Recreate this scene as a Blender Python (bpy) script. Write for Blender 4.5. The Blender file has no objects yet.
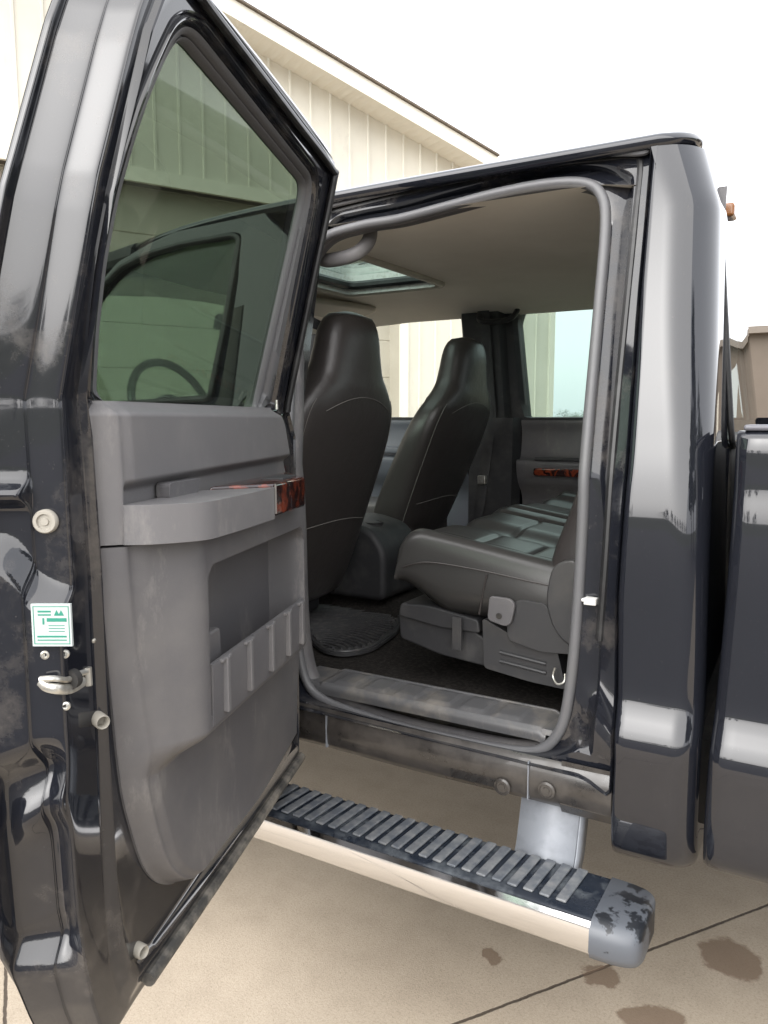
import bpy, bmesh, math, random
from mathutils import Vector, Matrix
from mathutils.bvhtree import BVHTree
from mathutils.geometry import tessellate_polygon
random.seed(4)
S = bpy.context.scene
COL = S.collection
# ------------------------------------------------------------------ camera
F = 775.; CX, CY = 384., 512.; HC = 1.42
yaw = math.radians(30.5); pitch = math.atan((512-420)/F)
FW = Vector((-math.sin(yaw)*math.cos(pitch), math.cos(yaw)*math.cos(pitch), -math.sin(pitch)))
RT = Vector((math.cos(yaw), math.sin(yaw), 0)); UP = RT.cross(FW)
C0 = Vector((0, 0, HC))
cd = bpy.data.cameras.new('camera'); cam = bpy.data.objects.new('camera', cd); COL.objects.link(cam)
cam.matrix_world = Matrix.Translation(C0) @ Matrix((RT, UP, -FW)).transposed().to_4x4()
cd.sensor_fit = 'VERTICAL'; cd.sensor_height = 36; cd.lens = F/1024*36
cd.clip_start = .02; cd.clip_end = 2000
S.camera = cam
# ------------------------------------------------------------------ light
w = bpy.data.worlds.new('World'); S.world = w; w.use_nodes = True
nt = w.node_tree; nt.nodes.clear()
sky = nt.nodes.new('ShaderNodeTexSky'); sky.sky_type = 'NISHITA'; sky.sun_disc = False
SUN_EL, SUN_AZ = math.radians(32), math.radians(190)
sky.sun_elevation = SUN_EL; sky.sun_rotation = SUN_AZ; sky.dust_density = 4; sky.air_density = 1.2
hs = nt.nodes.new('ShaderNodeHueSaturation'); hs.inputs['Saturation'].default_value = .12
bg = nt.nodes.new('ShaderNodeBackground'); bg.inputs['Strength'].default_value = .15
wo = nt.nodes.new('ShaderNodeOutputWorld')
nt.links.new(sky.outputs[0], hs.inputs['Color']); mxw = nt.nodes.new('ShaderNodeMix'); mxw.data_type = 'RGBA'; mxw.inputs[0].default_value = .7; mxw.inputs[7].default_value = (5.5, 5.6, 5.9, 1)
nt.links.new(hs.outputs[0], mxw.inputs[6]); nt.links.new(mxw.outputs[2], bg.inputs[0]); nt.links.new(bg.outputs[0], wo.inputs[0])
sl = bpy.data.lights.new('sun', 'SUN'); sl.energy = 1.5; sl.angle = math.radians(120); sl.color = (1, .95, .88)
so = bpy.data.objects.new('sun', sl); COL.objects.link(so)
sdir = Vector((math.sin(SUN_AZ)*math.cos(SUN_EL), math.cos(SUN_AZ)*math.cos(SUN_EL), math.sin(SUN_EL)))
so.rotation_euler = sdir.to_track_quat('Z', 'Y').to_euler()
S.view_settings.view_transform = 'Standard'; S.view_settings.look = 'None'; S.view_settings.gamma = 1
S.view_settings.use_curve_mapping = False
S.view_settings.exposure = 1.68
S.cycles.diffuse_bounces = 8; S.cycles.max_bounces = 14; S.cycles.transparent_max_bounces = 24
S.render.engine = 'CYCLES'
# ------------------------------------------------------------------ pixel -> place
def ray(px, py): return FW + RT*((px-CX)/F) + UP*((CY-py)/F)
def onY(px, py, Y): r = ray(px, py); return C0 + r*(Y/r.y)
def onZ(px, py, Z): r = ray(px, py); return C0 + r*((Z-HC)/r.z)
def onP(px, py, p0, n): r = ray(px, py); return C0 + r*((Vector(p0)-C0).dot(n)/r.dot(n))
def lerp(a, b, t): return a+(b-a)*t
def ss(a, b, x):
    t = min(1, max(0, (x-a)/(b-a))); return t*t*(3-2*t)
def tab(T, x):
    if x <= T[0][0]: return T[0][1]
    for (a, b), (c, d) in zip(T, T[1:]):
        if x <= c: return lerp(b, d, (x-a)/(c-a))
    return T[-1][1]
def stab(T, x):                       # smooth (Catmull-Rom) table
    n = len(T)
    if x <= T[0][0]: return T[0][1]
    if x >= T[-1][0]: return T[-1][1]
    for i in range(n-1):
        if x <= T[i+1][0]:
            x0, y0 = T[i]; x1, y1 = T[i+1]; h = x1-x0; t = (x-x0)/h
            m0 = (T[i+1][1]-T[i-1][1])/(T[i+1][0]-T[i-1][0]) if i > 0 else (y1-y0)/h
            m1 = (T[i+2][1]-T[i][1])/(T[i+2][0]-T[i][0]) if i < n-2 else (y1-y0)/h
            return (2*t**3-3*t*t+1)*y0+(t**3-2*t*t+t)*h*m0+(-2*t**3+3*t*t)*y1+(t**3-t*t)*h*m1
# ------------------------------------------------------------------ objects
WL = {}
def thing(name, label, cat, loc, group=None):
    o = bpy.data.objects.new(name, None); COL.objects.link(o); o.location = loc; o.empty_display_size = .2
    o['label'] = label; o['category'] = cat
    if group: o['group'] = group
    WL[o.name] = Vector(loc); return o
def obj(name, bm, mat, parent=None, smooth=35, bevel=0, seg=3, label=None, sub=0, solid=0):
    me = bpy.data.meshes.new(name)
    bmesh.ops.recalc_face_normals(bm, faces=bm.faces[:]) if bm.faces else None
    bm.to_mesh(me); bm.free()
    o = bpy.data.objects.new(name, me); COL.objects.link(o)
    for m in (mat if isinstance(mat, (list, tuple)) else [mat]): me.materials.append(m)
    if smooth and me.polygons:
        me.polygons.foreach_set('use_smooth', [True]*len(me.polygons)); me.set_sharp_from_angle(angle=math.radians(smooth))
    if solid:
        s = o.modifiers.new('s', 'SOLIDIFY'); s.thickness = solid; s.offset = -1
    if bevel:
        b = o.modifiers.new('b', 'BEVEL'); b.width = bevel; b.segments = seg; b.limit_method = 'ANGLE'; b.angle_limit = math.radians(30); b.harden_normals = False
        me.polygons.foreach_set('use_smooth', [True]*len(me.polygons)); me.set_sharp_from_angle(angle=math.radians(180))
        wn = o.modifiers.new('w', 'WEIGHTED_NORMAL'); wn.keep_sharp = False
    if sub:
        m = o.modifiers.new('u', 'SUBSURF'); m.levels = m.render_levels = sub
    if parent:
        o.parent = parent; o.matrix_parent_inverse = Matrix.Translation(-WL.get(parent.name, Vector((0, 0, 0))))
    if label: o['label'] = label
    return o
def tag(o, label, cat, group=None, kind=None):
    if label: o['label'] = label
    if cat: o['category'] = cat
    if group: o['group'] = group
    if kind: o['kind'] = kind
    return o
def loft(loops, closed=True, bm=None, cap0=False, cap1=False):
    bm = bm or bmesh.new()
    V = [[bm.verts.new(p) for p in L] for L in loops]
    n = len(V[0])
    for A, B in zip(V, V[1:]):
        for i in range(n if closed else n-1):
            j = (i+1) % n
            try: bm.faces.new((A[i], A[j], B[j], B[i]))
            except ValueError: pass
    if cap0: bm.faces.new(V[0][::-1])
    if cap1: bm.faces.new(V[-1])
    return bm
def box(bm, x0, x1, y0, y1, z0, z1, M=None):
    P = [Vector((x, y, z)) for z in (z0, z1) for x, y in ((x0, y0), (x1, y0), (x1, y1), (x0, y1))]
    if M: P = [M @ p for p in P]
    v = [bm.verts.new(p) for p in P]
    for f in ((3, 2, 1, 0), (4, 5, 6, 7), (0, 1, 5, 4), (1, 2, 6, 5), (2, 3, 7, 6), (3, 0, 4, 7)): bm.faces.new([v[i] for i in f])
    return bm
def prism(bm, pts, f0, f1):           # polygon pts mapped by two functions to 3D
    a = [bm.verts.new(f0(p)) for p in pts]; b = [bm.verts.new(f1(p)) for p in pts]
    n = len(pts)
    for i in range(n): bm.faces.new((a[i], a[(i+1) % n], b[(i+1) % n], b[i]))
    bm.faces.new(a[::-1]); bm.faces.new(b); return bm
def catmull(P, k=8, closed=False):
    P = [Vector(p) for p in P]; n = len(P); out = []
    rng = range(n if closed else n-1)
    for i in rng:
        g = (lambda j: P[j % n]) if closed else (lambda j: P[min(max(j, 0), n-1)])
        p0, p1, p2, p3 = g(i-1), g(i), g(i+1), g(i+2)
        for s in range(k):
            t = s/k
            out.append(.5*((2*p1)+(p2-p0)*t+(2*p0-5*p1+4*p2-p3)*t*t+(3*p1-p0-3*p2+p3)*t**3))
    if not closed: out.append(P[-1])
    return out
def tube(P, r, closed=False, seg=10, bm=None, flat=1, side=None):
    loops = []; n = len(P); N = None
    for i, p in enumerate(P):
        a = P[(i-1) % n] if closed or i else P[0]; b = P[(i+1) % n] if closed or i < n-1 else P[-1]
        t = (b-a).normalized()
        if side is not None: N = side - t*side.dot(t)
        elif N is None: N = t.orthogonal()
        else: N = N - t*N.dot(t)
        N.normalize(); B = t.cross(N)
        rr = r[i] if isinstance(r, (list, tuple)) else r
        loops.append([p+N*(math.cos(2*math.pi*k/seg)*rr)+B*(math.sin(2*math.pi*k/seg)*rr*flat) for k in range(seg)])
    if closed: loops.append(loops[0])
    bm = loft(loops, True, bm, cap0=not closed, cap1=not closed)
    return bm
def cyl(bm, p, ax, r0, r1, h, seg=24):
    ax = Vector(ax).normalized(); N = ax.orthogonal().normalized(); B = ax.cross(N)
    L = [[Vector(p)+ax*z+N*(math.cos(2*math.pi*k/seg)*r)+B*(math.sin(2*math.pi*k/seg)*r) for k in range(seg)] for z, r in ((0, r0), (h, r1))]
    return loft(L, True, bm, True, True)
def lathe(bm, p, ax, prof, seg=28):
    ax = Vector(ax).normalized(); N = ax.orthogonal().normalized(); B = ax.cross(N)
    L = [[Vector(p)+ax*z+N*(math.cos(2*math.pi*k/seg)*r)+B*(math.sin(2*math.pi*k/seg)*r) for k in range(seg)] for r, z in prof]
    return loft(L, True, bm, True, True)
def starloop(poly, c, N=360, ph=0, sx=1, sz=1):      # N samples by angle round c
    out = []
    n = len(poly)
    for k in range(N):
        a = 2*math.pi*k/N+ph; dx, dz = math.cos(a)*sx, math.sin(a)*sz; best = None
        for i in range(n):
            x1, z1 = poly[i]; x2, z2 = poly[(i+1) % n]
            ex, ez = x2-x1, z2-z1; den = dx*ez-dz*ex
            if abs(den) < 1e-12: continue
            t = ((x1-c[0])*ez-(z1-c[1])*ex)/den; s = ((x1-c[0])*dz-(z1-c[1])*dx)/den
            if t > 0 and -1e-9 <= s <= 1+1e-9 and (best is None or t > best): best = t
        best = best or 0
        out.append((c[0]+dx*best, c[1]+dz*best))
    return out
def rnd(poly, r, k=5):                # round polygon corners
    out = []; n = len(poly)
    for i in range(n):
        a, b, c = [Vector(poly[(i+j) % n]) for j in (-1, 0, 1)]
        rr = r[i] if isinstance(r, (list, tuple)) else r
        d1 = min(rr, (a-b).length*.48); d2 = min(rr, (c-b).length*.48)
        p = b+(a-b).normalized()*d1; q = b+(c-b).normalized()*d2
        for s in range(k+1):
            t = s/k; out.append(tuple(p*(1-t)**2+b*2*t*(1-t)+q*t*t))
    return out
# ------------------------------------------------------------------ materials
def mat(name, col, rough=.5, metal=0, noise=None, bump=None, spec=.5, coat=0, var=None, scuff=0):
    """noise=(scale, colour2, lo, hi); bump=(scale, strength, dist); var=(scale, rough lo, rough hi)"""
    m = bpy.data.materials.new(name); m.use_nodes = True; N = m.node_tree.nodes; Lk = m.node_tree.links
    b = N['Principled BSDF']; b.inputs['Base Color'].default_value = (*col, 1); b.inputs['Roughness'].default_value = rough
    b.inputs['Metallic'].default_value = metal; b.inputs['Specular IOR Level'].default_value = spec
    if coat: b.inputs['Coat Weight'].default_value = coat; b.inputs['Coat Roughness'].default_value = .03
    tc = N.new('ShaderNodeTexCoord')
    def nz(scale, det=6, rg=.6):
        n = N.new('ShaderNodeTexNoise'); n.inputs['Scale'].default_value = scale; n.inputs['Detail'].default_value = det; n.inputs['Roughness'].default_value = rg
        Lk.new(tc.outputs['Object'], n.inputs['Vector']); return n
    if noise:
        n = nz(noise[0]); r = N.new('ShaderNodeMapRange'); r.inputs[1].default_value = noise[2]; r.inputs[2].default_value = noise[3]
        mx = N.new('ShaderNodeMix'); mx.data_type = 'RGBA'; mx.inputs[6].default_value = (*col, 1); mx.inputs[7].default_value = (*noise[1], 1)
        Lk.new(n.outputs[0], r.inputs[0]); Lk.new(r.outputs[0], mx.inputs[0]); Lk.new(mx.outputs[2], b.inputs['Base Color'])
    if scuff:
        mp = N.new('ShaderNodeMapping'); mp.inputs['Scale'].default_value = (1, 1, .35); mp.inputs['Rotation'].default_value = (.4, .3, .2); Lk.new(tc.outputs['Object'], mp.inputs[0])
        n = N.new('ShaderNodeTexNoise'); n.inputs['Scale'].default_value = scuff; n.inputs['Detail'].default_value = 9; n.inputs['Roughness'].default_value = .78; Lk.new(mp.outputs[0], n.inputs['Vector'])
        r = N.new('ShaderNodeMapRange'); r.inputs[1].default_value = .56; r.inputs[2].default_value = .78; r.inputs[4].default_value = .55; Lk.new(n.outputs[0], r.inputs[0])
        src = b.inputs['Base Color'].links[0].from_socket; mx = N.new('ShaderNodeMix'); mx.data_type = 'RGBA'; mx.inputs[7].default_value = (.30, .28, .26, 1)
        Lk.new(src, mx.inputs[6]); Lk.new(r.outputs[0], mx.inputs[0]); Lk.new(mx.outputs[2], b.inputs['Base Color'])
    if var:
        n = nz(var[0]); r = N.new('ShaderNodeMapRange'); r.inputs[1].default_value = .4; r.inputs[2].default_value = .68; r.inputs[3].default_value = var[1]; r.inputs[4].default_value = var[2]
        Lk.new(n.outputs[0], r.inputs[0]); Lk.new(r.outputs[0], b.inputs['Roughness'])
    if bump:
        n = nz(bump[0], 3); bp = N.new('ShaderNodeBump'); bp.inputs['Strength'].default_value = bump[1]; bp.inputs['Distance'].default_value = bump[2]
        Lk.new(n.outputs[0], bp.inputs['Height']); Lk.new(bp.outputs[0], b.inputs['Normal'])
    return m
def glassmat(name, tint, ior=1.5, dirt=0, refl=1):
    m = bpy.data.materials.new(name); m.use_nodes = True; N = m.node_tree.nodes; Lk = m.node_tree.links
    N.remove(N['Principled BSDF']); out = N['Material Output']
    t = N.new('ShaderNodeBsdfTransparent'); t.inputs[0].default_value = (*tint, 1)
    g = N.new('ShaderNodeBsdfGlossy'); g.inputs['Roughness'].default_value = .01
    lw = N.new('ShaderNodeLayerWeight'); pw = N.new('ShaderNodeMath'); pw.operation = 'POWER'; pw.inputs[1].default_value = 5; Lk.new(lw.outputs['Facing'], pw.inputs[0])
    f = N.new('ShaderNodeMath'); f.operation = 'MULTIPLY_ADD'; f.inputs[1].default_value = .96*refl; f.inputs[2].default_value = .03*refl; Lk.new(pw.outputs[0], f.inputs[0])
    mx = N.new('ShaderNodeMixShader'); Lk.new(f.outputs[0], mx.inputs[0]); Lk.new(t.outputs[0], mx.inputs[1]); Lk.new(g.outputs[0], mx.inputs[2])
    last = mx
    if dirt:
        d = N.new('ShaderNodeBsdfDiffuse'); d.inputs[0].default_value = (.5, .5, .47, 1)
        m2 = N.new('ShaderNodeMixShader'); m2.inputs[0].default_value = dirt
        Lk.new(mx.outputs[0], m2.inputs[1]); Lk.new(d.outputs[0], m2.inputs[2]); last = m2
    Lk.new(last.outputs[0], out.inputs[0]); return m
def paintmat(name, dust=.0, dark=(.010, .011, .015), rough=.035, dcol=(.17, .15, .13)):
    m = mat(name, dark, .04, coat=.5, spec=.5); N = m.node_tree.nodes; Lk = m.node_tree.links; b = N['Principled BSDF']
    tc = N.new('ShaderNodeTexCoord')
    n = N.new('ShaderNodeTexNoise'); n.inputs['Scale'].default_value = 7; n.inputs['Detail'].default_value = 12; n.inputs['Roughness'].default_value = .72
    n2 = N.new('ShaderNodeTexNoise'); n2.inputs['Scale'].default_value = 260; n2.inputs['Detail'].default_value = 2
    for q in (n, n2): Lk.new(tc.outputs['Object'], q.inputs['Vector'])
    r = N.new('ShaderNodeMapRange'); r.inputs[1].default_value = .62-.28*dust; r.inputs[2].default_value = .9-.2*dust; r.inputs[4].default_value = .25+.75*dust
    r2 = N.new('ShaderNodeMapRange'); r2.inputs[1].default_value = .72-.04*dust; r2.inputs[2].default_value = .80; r2.inputs[4].default_value = .2+.3*dust
    Lk.new(n.outputs[0], r.inputs[0]); Lk.new(n2.outputs[0], r2.inputs[0])
    mx = N.new('ShaderNodeMath'); mx.operation = 'MAXIMUM'; Lk.new(r.outputs[0], mx.inputs[0]); Lk.new(r2.outputs[0], mx.inputs[1])
    c = N.new('ShaderNodeMix'); c.data_type = 'RGBA'; c.inputs[6].default_value = (*dark, 1); c.inputs[7].default_value = (*dcol, 1)
    Lk.new(mx.outputs[0], c.inputs[0]); Lk.new(c.outputs[2], b.inputs['Base Color'])
    rr = N.new('ShaderNodeMapRange'); rr.inputs[3].default_value = rough; rr.inputs[4].default_value = .8
    Lk.new(mx.outputs[0], rr.inputs[0]); Lk.new(rr.outputs[0], b.inputs['Roughness'])
    cc = N.new('ShaderNodeMapRange'); cc.inputs[3].default_value = .5; cc.inputs[4].default_value = 0
    Lk.new(mx.outputs[0], cc.inputs[0]); Lk.new(cc.outputs[0], b.inputs['Coat Weight'])
    return m
M = {}
M['paint'] = paintmat('black_paint', .0)
M['jamb'] = paintmat('jamb_paint', .38, rough=.06)
M['dirty'] = paintmat('dirty_paint', .72, (.018, .016, .015), .25, (.085, .075, .066))
M['rubber'] = mat('rubber', (.10, .10, .105), .42, bump=(300, .2, .002), noise=(9, (.10, .10, .10), .5, .8))
M['rubber_dk'] = mat('dark_rubber', (.012, .012, .013), .4, noise=(14, (.05, .05, .05), .5, .8))
M['trimgrey'] = mat('grey_plastic', (.125, .121, .124), .52, bump=(700, .35, .0012), noise=(5, (.165, .158, .156), .45, .75), scuff=9)
M['trimgrey2'] = mat('lower_grey_plastic', (.088, .085, .089), .5, bump=(700, .35, .0012), noise=(5, (.125, .119, .117), .45, .75), scuff=8)
M['trimmid'] = mat('under_seat_plastic', (.034, .034, .036), .42, bump=(500, .3, .001), noise=(9, (.06, .057, .054), .45, .75))
M['trimdk'] = mat('charcoal_plastic', (.019, .019, .021), .6, bump=(500, .3, .001), noise=(8, (.06, .058, .056), .5, .8))
M['sill'] = mat('sill_plastic', (.075, .075, .078), .42, bump=(500, .3, .001), noise=(11, (.17, .155, .135), .48, .75), scuff=12)
M['leather'] = mat('black_leather', (.034, .030, .029), .38, bump=(18, .45, .005))
M['leather_b'] = mat('perforated_leather', (.032, .031, .030), .3, bump=(150, .18, .001))
M['stitch'] = mat('thread', (.16, .15, .14), .7)
M['carpet'] = mat('carpet', (.020, .018, .017), .95, bump=(420, .9, .006), noise=(90, (.05, .045, .04), .45, .75), spec=.1)
M['head'] = mat('headliner_cloth', (.78, .735, .66), .95, bump=(500, .3, .001), spec=.1, noise=(2.5, (.70, .655, .58), .4, .7))
M['cream'] = mat('cream_plastic', (.42, .39, .33), .6)
M['chrome'] = mat('chrome', (.82, .82, .83), .07, 1, var=(14, .05, .22), bump=(5, .12, .004))
M['boardtop'] = mat('board_plastic', (.012, .016, .024), .28, noise=(16, (.09, .10, .11), .48, .7), var=(11, .16, .5))
M['rib'] = mat('rib_rubber', (.085, .095, .11), .5, noise=(30, (.17, .175, .18), .4, .65), scuff=20)
M['peel'] = mat('peeled_cap', (.08, .088, .102), .36, noise=(6, (.012, .014, .018), .535, .55), bump=(7, .3, .004))
M['galv'] = mat('galvanised', (.22, .235, .26), .5, .1, noise=(12, (.15, .16, .18), .45, .7))
M['steel'] = mat('zinc', (.55, .54, .5), .35, .8, noise=(40, (.2, .16, .1), .5, .8))
M['beige'] = mat('beige_rubber', (.30, .28, .24), .6)
M['white'] = mat('white_plastic', (.62, .62, .6), .4, noise=(60, (.4, .38, .34), .5, .75))
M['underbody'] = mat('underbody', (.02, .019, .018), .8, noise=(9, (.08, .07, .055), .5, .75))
M['glass_dk'] = glassmat('dark_green_glass', (.40, .455, .405), dirt=.008, refl=.6)
M['glass_lt'] = glassmat('pale_green_glass', (.80, .90, .83))
M['glass_far'] = glassmat('far_green_glass', (.61, .69, .655))
M['glass_cl'] = glassmat('clear_glass', (.95, .97, .955))
M['amber'] = mat('amber_lens', (.22, .09, .03), .2)
M['stickerw'] = mat('sticker_paper', (.42, .46, .45), .4)
M['green'] = mat('sticker_green', (.02, .20, .14), .5)
# burl wood
m = mat('burl_wood', (.11, .018, .010), .12, coat=.8); N = m.node_tree.nodes; L = m.node_tree.links
wv = N.new('ShaderNodeTexWave'); wv.inputs['Scale'].default_value = 9; wv.inputs['Distortion'].default_value = 14; wv.inputs['Detail'].default_value = 5; wv.inputs['Detail Scale'].default_value = 2
cr = N.new('ShaderNodeValToRGB'); cr.color_ramp.elements[0].color = (.018, .006, .006, 1); cr.color_ramp.elements[1].color = (.17, .03, .012, 1); cr.color_ramp.elements[0].position = .25
tc = N.new('ShaderNodeTexCoord'); L.new(tc.outputs['Object'], wv.inputs['Vector']); L.new(wv.outputs[0], cr.inputs[0]); L.new(cr.outputs[0], N['Principled BSDF'].inputs['Base Color'])
M['wood'] = m
# ------------------------------------------------------------------ ground
def ground_mat():
    m = mat('concrete', (.43, .36, .275), .82); N = m.node_tree.nodes; L = m.node_tree.links; b = N['Principled BSDF']
    tc = N.new('ShaderNodeTexCoord')
    def nz(s, d=8, r=.6):
        n = N.new('ShaderNodeTexNoise'); n.inputs['Scale'].default_value = s; n.inputs['Detail'].default_value = d; n.inputs['Roughness'].default_value = r
        L.new(tc.outputs['Object'], n.inputs['Vector']); return n.outputs[0]
    def math_(op, a, b_=None, c=None):
        n = N.new('ShaderNodeMath'); n.operation = op
        for i, v in enumerate((a, b_, c)):
            if v is None: continue
            if isinstance(v, (int, float)): n.inputs[i].default_value = v
            else: L.new(v, n.inputs[i])
        return n.outputs[0]
    def mr(v, a, b_, c=0, d=1):
        n = N.new('ShaderNodeMapRange'); L.new(v, n.inputs[0])
        for i, q in enumerate((a, b_, c, d)): n.inputs[i+1].default_value = q
        return n.outputs[0]
    def mix(f, A, B):
        n = N.new('ShaderNodeMix'); n.data_type = 'RGBA'
        for i, q in ((0, f), (6, A), (7, B)):
            if isinstance(q, tuple): n.inputs[i].default_value = (*q, 1)
            elif isinstance(q, (int, float)): n.inputs[i].default_value = q
            else: L.new(q, n.inputs[i])
        return n.outputs[2]
    sep = N.new('ShaderNodeSeparateXYZ'); L.new(tc.outputs['Object'], sep.inputs[0]); X, Y = sep.outputs[0], sep.outputs[1]
    c = mix(mr(nz(1.3), .35, .7), (.395, .335, .262), (.345, .290, .223))
    c = mix(mr(nz(9), .45, .75, 0, .35), c, (.23, .19, .145))
    c = mix(mr(nz(150, 5, .85), .49, .66, 0, .6), c, (.17, .135, .10))
    c = mix(mr(nz(190, 4, .85), .54, .68, 0, .6), c, (.50, .44, .36))
    wob = math_('MULTIPLY', math_('SUBTRACT', nz(30), .5), .008)
    u = math_('ADD', math_('ADD', math_('MULTIPLY', X, .826), math_('MULTIPLY', Y, -.563)), wob)
    v = math_('ADD', math_('ADD', math_('MULTIPLY', X, .563), math_('MULTIPLY', Y, .826)), wob)
    def joint(q, off, per):
        a = math_('ABSOLUTE', math_('SUBTRACT', math_('FRACT', math_('ADD', math_('DIVIDE', math_('SUBTRACT', q, off), per), 100.5)), .5))
        return mr(math_('MULTIPLY', a, per), .0028, .0052, 1, 0)
    j = math_('MAXIMUM', joint(u, -1.447, 2.6), joint(v, -.096, 2.336))
    c = mix(math_('MULTIPLY', j, .9), c, (.035, .024, .016))
    spots = [(730, 958, .085, .055), (492, 957, .026, .022), (652, 1018, .085, .03), (600, 975, .05, .03)]
    rough = None; tot = None
    nw = nz(14, 6, .6); nw2 = nz(14.3, 5, .6)
    for px, py, ra, rb in spots:
        p = onZ(px, py, 0)
        dx = math_('ADD', math_('SUBTRACT', X, p.x), math_('MULTIPLY', math_('SUBTRACT', nw, .5), .09)); dy = math_('ADD', math_('SUBTRACT', Y, p.y), math_('MULTIPLY', math_('SUBTRACT', nw2, .5), -.07))
        a = math_('ADD', math_('MULTIPLY', dx, RT.x), math_('MULTIPLY', dy, RT.y)); b2 = math_('ADD', math_('MULTIPLY', dx, -RT.y), math_('MULTIPLY', dy, RT.x))
        d = math_('SQRT', math_('ADD', math_('POWER', math_('DIVIDE', a, ra), 2), math_('POWER', math_('DIVIDE', b2, rb*1.5), 2)))
        s = mr(d, .85, 1.02, 1, 0); tot = s if tot is None else math_('MAXIMUM', tot, s)
    c = mix(math_('MULTIPLY', tot, .78), c, (.15, .10, .065))
    L.new(c, b.inputs['Base Color'])
    bp = N.new('ShaderNodeBump'); bp.inputs['Strength'].default_value = .5; bp.inputs['Distance'].default_value = .002
    L.new(math_('SUBTRACT', nz(260, 4), math_('MULTIPLY', j, 3)), bp.inputs['Height']); L.new(bp.outputs[0], b.inputs['Normal'])
    return m
def sheet(name, x0, x1, y0, y1, z, m, lab=None):
    bm = bmesh.new(); bm.faces.new([bm.verts.new(p) for p in ((x0, y0, z), (x1, y0, z), (x1, y1, z), (x0, y1, z))])
    o = obj(name, bm, m, smooth=0); o['kind'] = 'structure'; return o
sheet('ground', -700, 700, -700, 700, -.03, mat('grass_ground', (.05, .06, .03), .95, noise=(1.5, (.09, .085, .045), .4, .7)))
sheet('concrete_apron', -30, 14, -.55, 30, 0, ground_mat())
sheet('driveway', -40, 40, -22, -.55, -.012, mat('asphalt', (.05, .048, .047), .85, noise=(60, (.08, .075, .07), .4, .7), bump=(200, .5, .003)))
# ------------------------------------------------------------------ the barn beyond
wa = math.radians(26); WD = Vector((math.sin(wa), math.cos(wa), 0)); WN = Vector((WD.y, -WD.x, 0))
W0 = C0+ray(0, 152)*8.2; W0.z = 0
def W(px, py, off=0):
    p = onP(px, py, W0+WN*off, WN); return ((p-W0).dot(WD), p.z)
def Wp(s, z, o=0): return W0+WD*s+WN*o+Vector((0, 0, z))
barn = thing('barn', 'large cream metal sided building with a low gable behind the truck', 'building', Wp(3, 0))
M['siding'] = mat('cream_siding', (.60, .575, .50), .5, noise=(1.2, (.54, .515, .445), .4, .7), scuff=3)
M['soffit'] = mat('cream_soffit', (.68, .65, .57), .5)
M['gdoor'] = mat('garage_panel', (.42, .39, .33), .5, noise=(1.0, (.36, .335, .28), .4, .7))
s_end = W(552, 360)[0]; hz = W(125, 178)[1]; gd1 = W(402, 370)[0]
ra, rb = W(235, 0, .45), W(498, 157, .45)
slope = (rb[1]-ra[1])/(rb[0]-ra[0])
def rakez(s, off=0): return rb[1]+(s-rb[0])*slope+off
s_apex = rb[0]-11; s_far = s_apex-11.0
def roofz(s, off=0): return rakez(s, off) if s > s_apex else rakez(2*s_apex-s, off)
def wallseg(s0, s1, z0f, z1f, step=.295, name='wall'):
    bm = bmesh.new(); s = math.floor((s0-1.666)/step)*step+1.666
    S_ = []; 
    while s < s1+step:
        for ds, o in ((-.022, 0), (-.012, .018), (.012, .018), (.022, 0)): S_.append((s+ds, o))
        s += step
    S_ = [(s0, 0)]+[q for q in S_ if s0 < q[0] < s1]+[(s1, 0)]
    loft([[Wp(s, z0f(s), o) for s, o in S_], [Wp(s, z1f(s), o) for s, o in S_]], False, bm)
    return obj(name, bm, M['siding'], barn, smooth=0)
zt = lambda s: roofz(s, -.12)
wallseg(gd1, s_end, lambda s: 0, zt)
wallseg(s_far, gd1, lambda s: hz, zt, name='gable_wall')
# side wall running away from the camera
bm = bmesh.new(); box(bm, -.1, 0, 0, 18, 0, roofz(s_end, -.12)-.02)
Mx = Matrix.Translation(Wp(s_end, 0, -.003)) @ Matrix((WD, -WN, Vector((0, 0, 1)))).transposed().to_4x4()
for v in bm.verts: v.co = Mx @ v.co
obj('side_wall', bm, M['siding'], barn, smooth=0)
for a_, b_, z0_, z1_ in ((s_end-.09, s_end+.02, 0, roofz(s_end, -.16)), (gd1-.05, gd1+.09, 0, hz-.003)):
    bm = bmesh.new(); loft([[Wp(a_, z0_, .001), Wp(a_, z0_, .035), Wp(b_, z0_, .035), Wp(b_, z0_, .001)], [Wp(a_, z1_, .001), Wp(a_, z1_, .035), Wp(b_, z1_, .035), Wp(b_, z1_, .001)]], True, bm, True, True); obj('corner_trim', bm, M['soffit'], barn, smooth=0)
bm = bmesh.new(); a_, b_ = s_far, gd1+.09
loft([[Wp(a_, hz-.03, .002), Wp(a_, hz-.03, .06), Wp(b_, hz-.03, .06), Wp(b_, hz-.03, .002)], [Wp(a_, hz+.13, .002), Wp(a_, hz+.13, .06), Wp(b_, hz+.13, .06), Wp(b_, hz+.13, .002)]], True, bm, True, True)
obj('door_header', bm, M['soffit'], barn, smooth=0)
bm = bmesh.new(); zz = [hz-k*.533 for k in range(9)]
prof = []
for z in zz: prof += [(z, -.25), (z-.012, -.262), (z-.02, -.25)]
prof = [p for p in prof if p[0] > 0]+[(0, -.25)]
loft([[Wp(s, z, o) for z, o in prof] for s in (gd1-9.5, gd1-.05)], False, bm)
loft([[Wp(gd1-.05, 0, 0), Wp(gd1-.05, 0, -.26)], [Wp(gd1-.05, hz, 0), Wp(gd1-.05, hz, -.26)]], False, bm)
obj('garage_door', bm, M['gdoor'], barn, smooth=0)
bm = bmesh.new(); box(bm, 0, 1, 0, .2, 0, hz); 
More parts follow.
